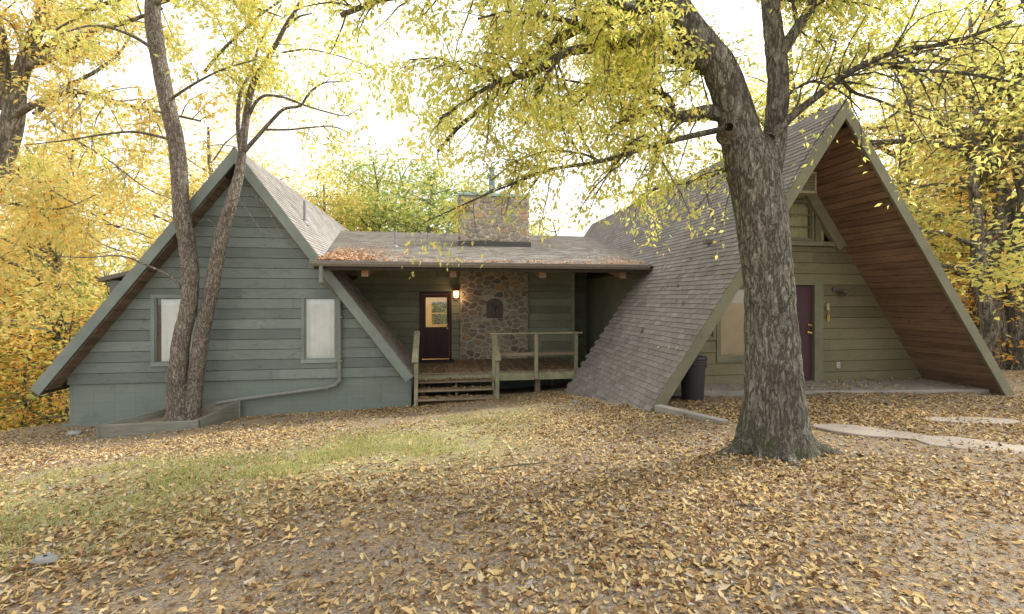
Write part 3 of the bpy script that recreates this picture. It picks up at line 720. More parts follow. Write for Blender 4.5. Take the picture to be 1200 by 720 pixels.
for (x, y) in ((2.55, 11.75), (3.4, 13.4), (.2, 13.4), (-.5, 12.0)):
    g_ = -1.6; mb = MB(); mb.box(x-.07, x+.07, y-.07, y+.07, g_, -.49); dp(mb, 'deck_post', M['deck'])
for k, z in enumerate((-.41, -.57, -.73)):
    y1 = 11.48-.27*k; mb = MB(); mb.box(-.60, 1.27, y1-.30, y1-.16, z-.045, z); mb.box(-.60, 1.27, y1-.155, y1-.012, z-.045, z-.001); dp(mb, 'tread', M['deck'])
for x in (-.645, 1.27, .33):
    mb = MB(); o_ = .0
    mb.prism([(x, 11.5, -.33), (x, 11.5, -.56), (x, 10.9, -1.1), (x, 10.62, -1.1), (x, 10.62, -.86)] if x != .33 else [(x, 11.45, -.50), (x, 11.45, -.64), (x, 10.95, -1.1), (x, 10.75, -1.1), (x, 10.75, -.92)], (.045 if x != .33 else .06, 0, 0)); dp(mb, 'stringer', M['rail'])
def post(x, y, z0, z1, s=.045): mb = MB(); mb.box(x-s, x+s, y-s, y+s, z0, z1); return dp(mb, 'rail_post', M['rail'])
post(-.60, 10.72, -1.1, .2); post(1.335, 10.72, -1.1, .2); post(-.62, 11.56, -.5, .72); post(1.335, 11.46, -.5, .715); post(2.46, 11.47, -.47, .715); post(3.55, 11.47, -.47, .715)
mb = MB(); mb.box(1.22, 3.70, 11.38, 11.54, .718, .758); dp(mb, 'top_rail', M['rail'])
mb = MB(); mb.box(1.38, 2.415, 11.45, 11.49, .14, .23); mb.box(2.505, 3.505, 11.45, 11.49, .14, .23); dp(mb, 'mid_rail', M['deck'])
for x in (-.62, 1.335):
    mb = MB(); mb.beam((x, 11.60, .80), (x, 10.58, .155), .145, .04); dp(mb, 'stair_rail', M['rail'])

# ---- things on and by the house
def thing_h(name, u, v, z, label, cat, group=None): return empty(name, W(u, v, z), TH, label, cat, group)
t = thing_h('doormat', -.15, 13.6, -.25, 'dark doormat lying on the porch deck before the maroon door', 'doormat')
mb = MB(); mb.box(-.52, .52, -.3, .3, 0, .018); mb.build('mat_pad', M['mat'], t, bevel=.005)
mb = MB()
for k in range(9): mb.box(-.46, .46, -.26+k*.06, -.235+k*.06, .018, .023)
mb.build('ribs', M['black_plastic'], t)
t = thing_h('wall_lamp', .44, 13.965, 1.55, 'small lit copper wall lamp beside the porch door', 'lamp')
mb = MB(); mb.box(-.05, .05, -.02, .0, .05, .3); mb.tube([(0, -.02, .09), (0, -.10, .06), (0, -.13, .10)], .012, 8); mb.build('bracket', M['copper'], t)
mb = MB(); mb.lathe((0, -.13, .1), [(.04, 0), (.075, .02), (.075, .03)], 6); mb.lathe((0, -.13, .1), [(.105, .24), (.09, .27), (.05, .33), (.02, .35), (.02, .38), (.005, .40)], 6)
for k in range(6): a_ = k*math.pi/3; mb.tube([(.07*math.cos(a_), -.13+.07*math.sin(a_), .13), (.095*math.cos(a_), -.13+.095*math.sin(a_), .34)], .006, 5)
mb.build('lamp_cage', M['copper'], t)
g = G('glowing lamp glass'); g.b.inputs['Emission Color'].default_value = (1, .62, .3, 1); g.b.inputs['Emission Strength'].default_value = 2.2; M['glow'] = g.done((.8, .6, .4))
mb = MB(); mb.lathe((0, -.13, .13), [(.062, 0), (.085, .2)], 6); mb.build('lamp_glass', M['glow'], t)
li = bpy.data.lights.new('lamp_bulb', 'POINT'); li.energy = 5; li.color = (1, .6, .3); li.shadow_soft_size = .06
lo = bpy.data.objects.new('lamp_bulb', li); C.objects.link(lo); lo.location = W(.44, 13.72, 1.72)
# arched relief plaque
t = thing_h('plaque', 1.645, 13.83, 1.03, 'dark arched iron plaque with a raised ornament set in the stone chimney', 'plaque')
mb = MB(); arch = [(-.26, 0), (.26, 0), (.26, .42)]+[(.26*math.cos(a_), .42+.2*math.sin(a_)) for a_ in np.linspace(.15, math.pi-.15, 12)]+[(-.26, .42)]
mb.prism([(x*1.18, .03, z*1.12-.04) for x, z in arch], (0, .05, 0)); mb.build('surround', M['mortar'], t)
mb = MB(); mb.prism([(x, -.012, z) for x, z in arch], (0, .04, 0)); mb.build('plate', M['iron'], t, bevel=.006)
mb = MB()
for s_ in (-1, 1):
    mb.tube([(s_*(.05+.11*math.sin(q*.55)), -.016, .08+.05*q+.03*math.sin(q*1.3)) for q in range(9)], .016, 8)
    mb.tube([(s_*(.12+.06*math.cos(q*.8)), -.016, .43+.06*math.sin(q*.8)) for q in range(8)], .012, 8)
mb.tube([(.0, -.016, .1), (0, -.02, .3), (0, -.016, .5)], [.02, .035, .015], 8); mb.tube([(-.2, -.016, .06), (.2, -.016, .06)], .014, 8)
mb.build('ornament', M['iron'], t)
# air conditioner
t = thing_h('air_conditioner', 7.06, 7.95, 3.74, 'old beige air conditioner sticking out under the peak of the right gable', 'air conditioner')
mb = MB(); mb.box(-.27, .27, -.18, .3, 0, .42); mb.box(-.29, .29, -.2, -.18, -.005, .04); mb.box(-.29, .29, -.2, -.18, .38, .425); mb.box(-.29, -.25, -.2, -.18, .04, .38); mb.box(.25, .29, -.2, -.18, .04, .38); mb.build('casing', M['ac_beige'], t, bevel=.006)
mb = MB()
for k in range(11): mb.box(-.25, .25, -.192, -.18, .055+k*.03, .07+k*.03)
mb.build('grille', M['ac_dark'], t)
# floodlight, doorbell with wind chime, outlet
t = thing_h('floodlight', 8.2, 8.2, 1.84, 'small dark bracket floodlight on the olive wall right of the plum door', 'floodlight')
mb = MB(); mb.tube([(0, .02, 0), (0, -.02, 0)], .06, 16); mb.tube([(0, -.02, 0), (.05, -.07, -.03), (.07, -.1, -.02)], .012, 8); mb.build('mount', M['iron'], t)
mb = MB(); mb.tube([(.05, -.06, -.02), (.1, -.12, -.05), (.14, -.17, -.08)], [.03, .05, .065], 16); mb.build('lamp_head', M['iron'], t)
t = thing_h('wind_chime', 8.03, 8.19, 1.15, 'small brass wind chime hanging beside the plum door', 'wind chime')
mb = MB(); mb.box(-.03, .03, -.012, .015, .25, .40); mb.build('plate', M['ac_beige'], t)
mb = MB()
for k in (-1, 0, 1): mb.tube([(k*.02, -.02, .0+abs(k)*.03), (k*.02, -.02, .17)], .006, 6)
mb.tube([(0, -.02, .17), (0, -.02, .26)], .004, 6); mb.lathe((0, -.02, .16), [(.03, 0), (.035, .01), (.01, .02)], 12); mb.build('chime_tube', M['brass'], t)
t = thing_h('outlet_cover', 8.29, 8.2, .18, 'small grey outlet cover low on the olive wall', 'outlet')
mb = MB(); mb.box(-.035, .035, -.02, .02, 0, .12); mb.build('cover_plate', M['white_plastic'], t, bevel=.004)
mb = MB(); mb.box(-.02, .02, -.026, -.02, .02, .05); mb.box(-.02, .02, -.026, -.02, .07, .10); mb.build('socket', M['grey_metal'], t)
# trash can
wp = W(4.47, 7.4); t = empty('trash_can', (wp.x, wp.y, gz(wp.x, wp.y)), TH, 'black plastic trash can under the edge of the right roof', 'trash can')
mb = MB(); mb.lathe((0,0,0), [(.17, 0), (.185, .01), (.20, .3), (.218, .66), (.235, .67), (.235, .70), (.222, .705), (.222, .72), (.24, .725), (.24, .75)], 32); mb.build('body', M['black_plastic'], t, smooth=False)
mb = MB(); mb.lathe((0,0,.75), [(.25, 0), (.255, .03), (.24, .05), (.12, .075), (.02, .08)], 32); mb.box(-.08, .08, -.015, .015, .8, .85); mb.build('lid', M['black_plastic'], t)
for s_ in (-1, 1): mb = MB(); mb.box(s_*.24-.015, s_*.24+.015, -.06, .06, .6, .64); mb.build('handle', M['black_plastic'], t)

# ---- patio, kerb, flagstones
def slab(name, pts, z, th, mat, kind='structure', follow=False):
    mb = MB(); mb.prism([(x, y, (gz(x, y)+z if follow else z)-th) for x, y in pts], (0, 0, th)); o = mb.build(name, mat, None, bevel=.012); return tag(o, kind=kind)
slab('patio', [tuple(W(u, v).xy) for u, v in ((3.7, 8.3), (4.2, 7.85), (6.6, 7.35), (8.5, 7.12), (10.35, 6.95), (10.3, 8.3))], -.085, .12, M['concrete'])
slab('kerb', [(2.28, 7.12), (2.95, 6.2), (3.06, 6.27), (2.42, 7.2)], -.06, .3, M['concrete'])
def irregular(c, rx, ry, rot, n, seed):
    rg = random.Random(seed); o = []
    for k in range(n):
        a_ = 2*math.pi*k/n; rr = rg.uniform(.82, 1.1); x, y = rx*rr*math.cos(a_), ry*rr*math.sin(a_)
        o.append((c[0]+x*math.cos(rot)-y*math.sin(rot), c[1]+x*math.sin(rot)+y*math.cos(rot)))
    return o
for k, (cx, cy, rx, ry, rot) in enumerate(((4.7, 5.85, .7, .26, -.5), (5.45, 5.25, .62, .33, -.55), (6.15, 4.8, .75, .34, -.4), (6.6, 6.35, .62, .2, -.1))):
    slab('path', irregular((cx, cy), rx, ry, rot, 11, 30+k), .022, .05, M['flag'], follow=True)

# ---- planter of boards around the twin trees
PB = [(-7.98, 8.52), (-6.38, 9.02), (-6.06, 9.92), (-7.35, 9.60)]
pc = (-6.9, 9.25); pzb = gz(*pc)
t = empty('tree_planter', (pc[0], pc[1], pzb), 0, 'low weathered timber planter box around the base of the twin trunks', 'planter')
for k in range(4):
    a, b = PB[k], PB[(k+1) % 4]; mb = MB(); za, zb = gz(*a), gz(*b)
    top = lambda p, kk: {0: -.79, 1: -.83, 2: -.60, 3: -.70}[kk]
    d = Vector((b[0]-a[0], b[1]-a[1], 0)).normalized(); n = Vector((-d.y, d.x, 0))*.05
    A, B = Vector((*a, 0))-Vector((*pc, pzb)), Vector((*b, 0))-Vector((*pc, pzb))
    z0a, z1a, z0b, z1b = za-.3, top(a, k), zb-.3, top(b, (k+1) % 4)
    A = Vector((a[0]-pc[0], a[1]-pc[1], 0)); B = Vector((b[0]-pc[0], b[1]-pc[1], 0))
    if k in (0, 2): A -= d*.0; B += d*.0
    else: A += d*.052; B -= d*.002
    mb.prism([(A.x, A.y, z0a-pzb), (B.x, B.y, z0b-pzb), (B.x, B.y, z1b-pzb), (A.x, A.y, z1a-pzb)], tuple(n))
    mb.build('planter_board', M['planter'], t, bevel=.006)
mb = MB(); mb.prism([(x-(x+6.9)*.05-pc[0], y-(y-9.25)*.05-pc[1], z-pzb) for (x, y), z in zip(PB, (-.93, -.95, -.85, -.88))], (0, 0, .03)); mb.build('soil', M['ground'], t)

# ------------------------------------------------------------------ trees
def catmull(P, sub=6):
    P = np.asarray(P, float); Q = np.vstack([2*P[0]-P[1], P, 2*P[-1]-P[-2]]); out = []
    for i in range(1, len(Q)-2):
        for k in range(sub):
            t = k/sub; p0, p1, p2, p3 = Q[i-1:i+3]
            out.append(.5*((2*p1)+(-p0+p2)*t+(2*p0-5*p1+4*p2-p3)*t*t+(-p0+3*p1-3*p2+p3)*t**3))
    out.append(Q[-2]); return np.array(out)
def unit(v): return v/(np.linalg.norm(v)+1e-9)
class Tree:
    def __init__(s, seed): s.rg = np.random.default_rng(seed); s.wood = NB(); s.lp = []; s.ld = []
    def limb(s, pts, rad, k=10, sub=5):
        q = catmull(np.column_stack([pts, rad]), sub)
        s.wood.tube(q[:, :3], np.maximum(q[:, 3], .003), k); return q
    def branch(s, p, d, L, r, n=6, droop=.1, wob=.18, k=5):
        rg = s.rg; pts = [p]; d = unit(d); st = L/(n-1)
        for i in range(n-1):
            d = unit(d+rg.normal(0, wob, 3)+np.array((0, 0, -droop*(i+1)/n))); pts.append(pts[-1]+d*st)
        pts = np.array(pts); rad = np.linspace(r, r*.3, n); s.wood.tube(pts, rad, k); return np.column_stack([pts, rad])
    def kids(s, q, dens, t0=.2, lo=.5, hi=1.2, ang=(35, 75), up=.0, n=6, droop=.1, rr=.5, k=5, taper=.5, rmax=.05, keep=None):
        rg = s.rg; seg = np.linalg.norm(np.diff(q[:, :3], axis=0), axis=1); cum = np.concatenate([[0], np.cumsum(seg)]); L = cum[-1]; out = []
        for _ in range(max(1, int(round(L*dens*(1-t0)+rg.uniform(-.3, .3))))):
            t = rg.uniform(t0, 1.0); x = t*L; i = min(np.searchsorted(cum, x, 'right')-1, len(seg)-1); f = (x-cum[i])/(seg[i]+1e-9)
            p = q[i]+(q[i+1]-q[i])*f; tg = unit(q[i+1, :3]-q[i, :3])
            if keep is not None and not keep(p[:3]): continue
            a = unit(np.cross(tg, rg.normal(0, 1, 3))); th = R(rg.uniform(*ang))
            d = tg*math.cos(th)+a*math.sin(th)+np.array((0, 0, up))
            out.append(s.branch(p[:3], d, rg.uniform(lo, hi)*(1-taper*t), min(p[3]*rr, rmax), n, droop, k=k))
        return out
    def leaves(s, qs, per_m, spread=.05, t0=.1):
        rg = s.rg
        for q in qs:
            P = q[:, :3]; L = np.linalg.norm(np.diff(P, axis=0), axis=1).sum(); n = rg.poisson(per_m*L)
            if n < 1: continue
            t = rg.uniform(t0, 1.02, n)*(len(P)-1); i = np.clip(t.astype(int), 0, len(P)-2); f = (t-i)[:, None]
            s.lp.append(P[i]*(1-f)+P[i+1]*f+rg.normal(0, spread, (n, 3)))
            d = P[i+1]-P[i]; d /= np.linalg.norm(d, axis=1)[:, None]+1e-9
            s.ld.append(d*.7+rg.normal(0, .75, (n, 3))+np.array((0, 0, -.45)))
    def leaf_mesh(s, name, size, wid=.42, keep=None, fold=.25, org=(0,0,0)):
        p = np.concatenate(s.lp); d = np.concatenate(s.ld)
        if keep is not None: m = keep(p); p = p[m]; d = d[m]
        return leafcloud(name, p-np.array(org), d, size, s.rg, wid, fold)
def leafcloud(name, p, d, size, rg, wid=.42, fold=.25, flat=None):
    n = len(p); d = d/(np.linalg.norm(d, axis=1)[:, None]+1e-9)
    nr = rg.normal(0, 1, (n, 3))*.75+np.array((0, 0, .8)); b = np.cross(nr, d); b /= np.linalg.norm(b, axis=1)[:, None]+1e-9; nn = np.cross(d, b)
    L = rg.uniform(size[0], size[1], n)[:, None]; w_ = L*wid*rg.uniform(.75, 1.2, n)[:, None]
    m0 = p; m1 = p+d*L; ml = p+d*L*.42+b*w_*.5+nn*w_*fold; mr = p+d*L*.42-b*w_*.5+nn*w_*fold
    v = np.stack([m0, ml, m1, mr], 1).reshape(-1, 3); i = np.arange(n)[:, None]*4
    t = np.stack([i+np.array([[0, 2, 1]]), i+np.array([[0, 3, 2]])], 1).reshape(-1, 3)
    r = np.clip(rg.beta(1.6, 1.6, n), 0, 1)
    nb = NB(); nb.add(v, None, t, rt=np.repeat(r, 2)); return nb.mesh(name, False)
def project(p):
    return 600+p[:, 0]/p[:, 1]*F, 350-(p[:, 2]-EYE)/p[:, 1]*F

def bark_trunk(path, rad, sides, step, amp, flare=None, freq=(15, 3.2), seed=0.):
    """dense tube with bark ridges and root flare"""
    q = catmull(np.column_stack([path, rad]), 12)
    L = np.concatenate([[0], np.cumsum(np.linalg.norm(np.diff(q[:, :3], axis=0), axis=1))]); n = int(L[-1]/step)
    s_ = np.linspace(0, L[-1], n); q = np.column_stack([np.interp(s_, L, q[:, k]) for k in range(4)])
    P = q[:, :3]; tg = np.gradient(P, axis=0); tg /= np.linalg.norm(tg, axis=1)[:, None]
    x = np.cross(np.array((0., 1., 0.)), tg); x /= np.linalg.norm(x, axis=1)[:, None]; y = np.cross(tg, x)
    a = np.arange(sides)*2*np.pi/sides; rr = np.zeros((n, sides))
    for i in range(n):
        for j in range(sides):
            ca, sa = math.cos(a[j]), math.sin(a[j]); r = q[i, 3]
            b1 = mnoise.noise((ca*r*freq[0]+seed, sa*r*freq[0], s_[i]*freq[1])); b2 = mnoise.noise((ca*r*freq[0]*2.3, sa*r*freq[0]*2.3+seed, s_[i]*freq[1]*2.2))
            lump = mnoise.noise((ca*1.3+seed, sa*1.3, s_[i]*1.4))
            d = amp*(1-2*abs(b1))+amp*.6*b2+r*.06*lump
            fl = flare(a[j], s_[i]) if flare else 0
            rr[i, j] = r*(1+fl)+d
    v = P[:, None]+rr[:, :, None]*(x[:, None]*np.cos(a)[None, :, None]+y[:, None]*np.sin(a)[None, :, None])
    i = np.arange(n-1)[:, None]*sides; j = np.arange(sides)[None]; j2 = (j+1) % sides
    return v.reshape(-1, 3), np.stack([i+j, i+j2, i+sides+j2, i+sides+j], -1).reshape(-1, 4)

# ---- the big tree in front of the right wing
TY = 5.2; tb = at(907, 525, TY); tz = gz(tb[0], tb[1]); ORG = np.array((tb[0], tb[1], tz))
bigt = empty('shade_tree', tuple(ORG), 0, 'massive forked tree with thick ridged trunk and lime yellow leaves before the right wing', 'tree')
T = Tree(21)
def PX(l, Y0=TY, Y1=None):
    n = len(l); return np.array([at(x, y, Y0+((Y1 if Y1 is not None else Y0)-Y0)*k/(n-1)) for k, (x, y) in enumerate(l)])
def fl(a, h):
    k = math.exp(-max(h-.12, 0)/.22)
    k2 = math.exp(-max(h-.02, 0)/.13)
    return k*(.22+.06*math.sin(5*a))+k2*(.62*max(0, math.cos(a-3.0))**5+.95*max(0, math.cos(a+.4))**5+.5*max(0, math.cos(a+1.9))**6+.4*max(0, math.cos(a-1.6))**6)
v, q = bark_trunk(PX([(908,546),(907,500),(907,470),(906,440),(905,400),(903,350),(897,300),(891,250),(882,205),(869,165),(858,120),(845,85),(825,55),(800,20),(775,-40),(755,-120)]),
                  np.array([.34,.33,.31,.295,.27,.25,.248,.258,.262,.205,.18,.172,.16,.14,.11,.08]), 96, .02, .017, fl, (9, 2.6), seed=3.1)
T.wood.add(v, q)
v, q = bark_trunk(PX([(893,235),(902,190),(909,150),(912,100),(909,60),(905,20),(900,-40),(905,-140)]), np.array([.145,.14,.115,.102,.099,.092,.085,.06]), 52, .025, .012, None, (11, 3), seed=9.3)
T.wood.add(v, q)
for az, ln, r0 in ((-.35, .75, .13), (-1.15, .5, .11), (-1.9, .62, .12), (-2.75, .72, .13), (2.6, .55, .11), (1.6, .5, .1), (.5, .6, .11)):
    d = np.array((math.cos(az), math.sin(az), 0)); side = np.array((-d[1], d[0], 0))*T.rg.uniform(-.12, .12); P_ = []
    for t, h in ((.14, .42), (.26, .17), (.42, .04), (.62, -.02), (.85, -.06), (1, -.12)):
        q_ = ORG+d*(ln*t/.62*.62+.08)+side*t*2; P_.append((q_[0], q_[1], gz(q_[0], q_[1])+h*.9))
    T.limb(np.array(P_), np.array([r0, r0*1.05, r0*.85, r0*.62, r0*.42, r0*.2]), 12)
kn = at(853, 152, TY-.25); T.wood.tube(np.array([kn+np.array((.06,.12,-.02)), kn+np.array((0,.0,0)), kn+np.array((-.015,-.05,.01))]), np.array([.13,.085,.05]), 14)
limbs = []
def LB(l, r0, r1, Y0=TY, Y1=None, k=9):
    P = PX(l, Y0, Y1); qq = T.limb(P, np.linspace(r0, r1, len(P)), k); limbs.append(qq); return qq
LB([(905,160),(930,135),(955,115),(985,92),(1020,72),(1062,58),(1115,50),(1185,25)], .05, .015, 5.1, 4.4)
LB([(1020,72),(1070,82),(1120,85),(1180,95),(1240,110)], .022, .008, 4.9, 4.4)
LB([(985,92),(1000,108),(1030,118),(1060,130),(1090,140)], .02, .006, 4.9, 4.6)
LB([(860,136),(830,132),(808,136),(787,137),(770,128),(748,135),(715,150)], .105, .02, 5.2, 5.6)
LB([(788,137),(785,118),(770,108),(740,104),(700,100),(650,92)], .05, .012, 5.4, 6.2)
LB([(845,152),(800,162),(760,172),(725,184),(690,192),(650,198),(610,212),(570,228),(530,246),(495,262)], .036, .005, 5.2, 4.9)
LB([(705,190),(680,180),(640,178),(605,190),(575,212)], .016, .006, 5.1, 5.2)
LB([(840,80),(800,62),(770,46),(735,50),(700,56),(662,62),(628,84),(590,95),(555,112),(515,140)], .09, .012, 5.2, 4.6)
LB([(700,56),(680,30),(640,20),(600,14),(560,22)], .035, .009, 4.9, 4.5)
LB([(660,64),(640,90),(630,120),(612,150),(600,165)], .018, .006, 4.8, 4.7)
LB([(590,95),(560,92),(520,70),(480,70)], .018, .006, 4.7, 4.6)
LB([(852,96),(815,82),(785,72),(740,80),(690,110),(650,150)], .05, .01, 5.2, 6.4)
LB([(812,38),(780,16),(735,8),(690,-10),(600,-30)], .06, .02, 5.2, 4.0)
LB([(910,70),(938,28),(960,-5),(1000,-60)], .075, .03, 5.2, 5.0)
LB([(912,120),(950,96),(985,108),(1010,130)], .02, .006, 5.3, 5.5)
LB([(880,175),(850,200),(800,215),(760,225),(735,245)], .025, .006, 5.3, 6.2)
for dx, dy, dz, L in ((-1.2, -.5, 1.0, 3.5), (.9, .9, 1.2, 3.5), (1.6, -.3, .8, 3.5), (-.6, 1.5, .9, 4), (-1.8, .9, .6, 4), (.6, -1.0, 1.3, 3), (1.8, 1.0, .5, 4), (-2.2, -.1, .5, 4)):   # limbs higher up, out of the picture or behind
    limbs.append(T.branch(at(800 if dx < 0 else 905, -10, TY), np.array((dx, dy, dz)), L, .09, 9, .12, .12, 7))
sec = []
clear = lambda p: not (p[1] < 3.0)
for qq in limbs: sec += T.kids(qq, 10.5, .12, .5, 1.5, up=.02, droop=.3, rmax=.012, keep=clear)
ter = []
for qq in sec: ter += T.kids(qq, 8.5, .1, .25, .6, ang=(25, 75), n=4, droop=.35, k=3, rmax=.004)
T.leaves(sec, 18, .06); T.leaves(ter, 54, .055)
def keep_big(p):
    r = T.rg.random(len(p)); k = (p[:, 1] > 2.6); low = (p[:, 0] < 1.9)       # the skirt of the crown thins out downward
    k &= ~(low & (p[:, 2] < 3.0) & (r > .62)); k &= ~(low & (p[:, 2] < 2.5) & (r > .3)); k &= ~((p[:, 0] > -.55) & (p[:, 0] < .25) & (p[:, 2] < 2.95) & (r > .22)); k &= ~((p[:, 0] > -.42) & (p[:, 0] < -.05) & (p[:, 2] < 3.35) & (r > .2))
    k &= ~((p[:, 0] > 2.75) & (p[:, 0] < 5.0) & (p[:, 2] < 4.35) & (r > .14)); k &= ~((p[:, 0] > 2) & (p[:, 2] < 3.0) & (r > .25))
    return k
nb_ = T.wood; nb_.v = [x-ORG for x in nb_.v]
link('trunk', nb_.mesh('trunk'), M['bark_big'], bigt)
me = T.leaf_mesh('crown', (.045, .09), .44, keep_big, org=ORG); link('crown', me, M['leaf_lime'], bigt)
print('big leaves', len(me.polygons)//2)

# ---- twin-stemmed tree in the planter
T = Tree(5); TY2 = 9.25; tb2 = at(216, 492, TY2); ORG2 = np.array((tb2[0], tb2[1], -.95))
twin = empty('twin_tree', tuple(ORG2), 0, 'slender twin-stemmed tree leaning in the timber planter before the left gable', 'tree')
v, q = bark_trunk(PX([(209,498),(208,470),(209,430),(213,395),(221,360),(223,322),(219,285),(213,250),(210,205),(206,165),(197,125),(189,85),(182,45),(179,10),(184,-40),(195,-120)], TY2),
                  np.array([.22,.19,.165,.152,.148,.146,.145,.145,.142,.14,.138,.135,.135,.132,.12,.09]), 40, .035, .010, lambda a, h: .25*math.exp(-h/.2), (16, 4.5), 1.7); T.wood.add(v, q)
v, q = bark_trunk(PX([(222,498),(227,460),(232,420),(239,380),(247,345),(254,305),(262,268),(272,235),(280,205),(284,180)], TY2+.12),
                  np.array([.18,.155,.142,.135,.13,.127,.12,.108,.088,.072]), 36, .035, .009, lambda a, h: .2*math.exp(-h/.2), (16, 4.5), 5.5); T.wood.add(v, q)
limbs = []
LB([(283,188),(287,150),(292,115),(299,92),(310,75),(322,55),(335,30),(350,5),(360,-40)], .08, .025, TY2+.12, TY2-.2)
LB([(283,185),(279,150),(280,118),(284,104),(296,80),(303,55),(315,30),(330,5)], .05, .015, TY2+.1, TY2+.3)
LB([(286,178),(302,160),(318,142),(333,128),(352,124),(362,110),(378,98),(395,96),(410,96)], .045, .006, TY2+.1, TY2-.3)
LB([(292,135),(300,120),(312,112),(335,115),(358,124),(385,132),(405,136),(420,128)], .035, .006, TY2+.1, TY2-.6)
LB([(312,152),(340,152),(370,149),(395,150),(420,162)], .025, .005, TY2, TY2-.4)
LB([(336,32),(350,20),(366,16)], .03, .01, TY2)
LB([(330,62),(360,58),(390,64),(420,73),(442,83)], .02, .005, TY2, TY2-.5)
LB([(240,84),(258,62),(280,40),(305,18),(330,0)], .03, .02, TY2-.4, TY2-.5)
LB([(205,165),(160,155),(120,158),(75,165),(30,170)], .03, .008, TY2, TY2-.8)
LB([(220,345),(200,325),(170,310),(140,300),(100,302),(55,300)], .03, .006, TY2, TY2-1)
LB([(195,120),(225,100),(260,82),(300,70)], .03, .01, TY2, TY2-.8)
LB([(184,60),(150,40),(110,30),(70,40)], .04, .01, TY2, TY2-1)
LB([(180,5),(220,-5),(270,0),(330,20)], .05, .01, TY2, TY2-1.0)
for p in ([(230,330),(222,300),(212,280)], [(262,262),(290,230),(310,240),(330,275),(352,282)], [(258,275),(245,258),(232,260)], [(246,320),(255,298),(262,300)], [(268,238),(280,235),(300,262),(306,270)]): LB(p, .008, .003, TY2-.15, TY2-.35, 5)
up2 = [qq for qq in limbs[:13]]
for dx, dy, dz in ((-1, -.3, .8), (1, .2, .9), (.3, -1, .7), (-.4, 1, .8), (-1.3, .4, .4)): up2.append(T.branch(at(186, -20, TY2), np.array((dx, dy, dz)), 3.2, .06, 8, .1, .14, 6))
sec = []
for qq in up2: sec += T.kids(qq, 3.4, .25, .5, 1.2, up=.05, droop=.2, rmax=.010, keep=lambda p: p[2] > 3.6)
ter = []
for qq in sec: ter += T.kids(qq, 6.5, .15, .25, .55, n=4, droop=.25, k=3, rmax=.004)
T.leaves(ter, 95, .10)
def keep_twin(p):
    x = p[:, 0]; return (p[:, 2] > 3.4) & ~((x > -4.7) & (T.rg.random(len(p)) < .55))
nb_ = T.wood; nb_.v = [x-ORG2 for x in nb_.v]
link('trunk', nb_.mesh('trunk'), M['bark_pale'], twin)
me = T.leaf_mesh('crown', (.08, .15), .4, keep_twin, org=ORG2); link('crown', me, M['leaf_mixed'], twin)
print('twin leaves', len(me.polygons)//2)

# ---- forest trees: a few grown kinds, each tree a copy with its own place
def forest_tree(seed, H, r, crown0, spread, nl, leaf=(.14, .24), cl=30, low=False):
    T = Tree(seed); rg = T.rg
    n = 9; zs = np.linspace(0, H*.92, n); path = np.column_stack([np.cumsum(rg.normal(0, H*.012, n)), np.cumsum(rg.normal(0, H*.012, n)), zs]); path[0, :2] = 0
    tr = T.limb(path, np.linspace(r, r*.15, n)*np.concatenate([[1.25], np.ones(n-1)]), 12, 4)
    l1 = []
    for k in range(nl):
        t = crown0+(1-crown0)*((k+rg.random())/nl)*.97; i = int(t*(len(tr)-1)); p = tr[i]; az = k*2.4+rg.uniform(-.4, .4)
        L = spread*(1.05-.62*((t-crown0)/(1-crown0))**1.3)*rg.uniform(.7, 1.15)
        l1.append(T.branch(p[:3], np.array((math.cos(az), math.sin(az), rg.uniform(.15, .7))), L, max(p[3]*.5, .03), 8, .12, .14, 6))
    l2 = []
    for b in l1: l2 += T.kids(b, 1.7, .15, .8, 2.0, up=.1, droop=.1, n=5, k=4, rmax=.03)
    l3 = []
    for b in l2: l3 += T.kids(b, 2.0, .2, .4, .9, n=4, droop=.15, k=3, rmax=.012)
    for b in l2+l3:
        if rg.random() < .12: continue
        m = rg.poisson(cl*(.55 if len(b) == 5 else .42)*2.1); e = b[-1, :3]*.55+b[len(b)//2, :3]*.45
        T.lp.append(e+rg.normal(0, 1, (m, 3))*np.array((.42, .42, .26))); dd = rg.normal(0, 1, (m, 3)); dd[:, 2] = dd[:, 2]*.5-.3; T.ld.append(dd)
    wood = T.wood.mesh('trunk'); crown = T.leaf_mesh('crown', leaf, .5)
    print('forest', len(wood.polygons), len(crown.polygons)//2)
    return wood, crown
KIND = [forest_tree(101, 12, .26, .28, 4.4, 24), forest_tree(102, 13, .24, .22, 4.0, 26), forest_tree(103, 10, .18, .12, 3.4, 24), forest_tree(104, 15, .34, .38, 5.0, 24), forest_tree(105, 5, .09, .08, 2.1, 18, (.11, .19), 26)]
_t = 0
def plant(kind, X, Y, sc, rot, mat, label, group, name='forest_tree'):
    wood, crown = KIND[kind]
    e = empty(name, (X, Y, gz(X, Y)-.1), rot, label, 'tree', group); e.scale = (sc, sc, sc)
    a = bpy.data.objects.new('trunk', wood); b = bpy.data.objects.new('crown', crown)
    for o, m in ((a, M['bark_far']), (b, M[mat])):
        C.objects.link(o); o.parent = e
        if not o.data.materials: o.data.materials.append(m)
        o.material_slots[0].link = 'OBJECT'; o.material_slots[0].material = m
    return e
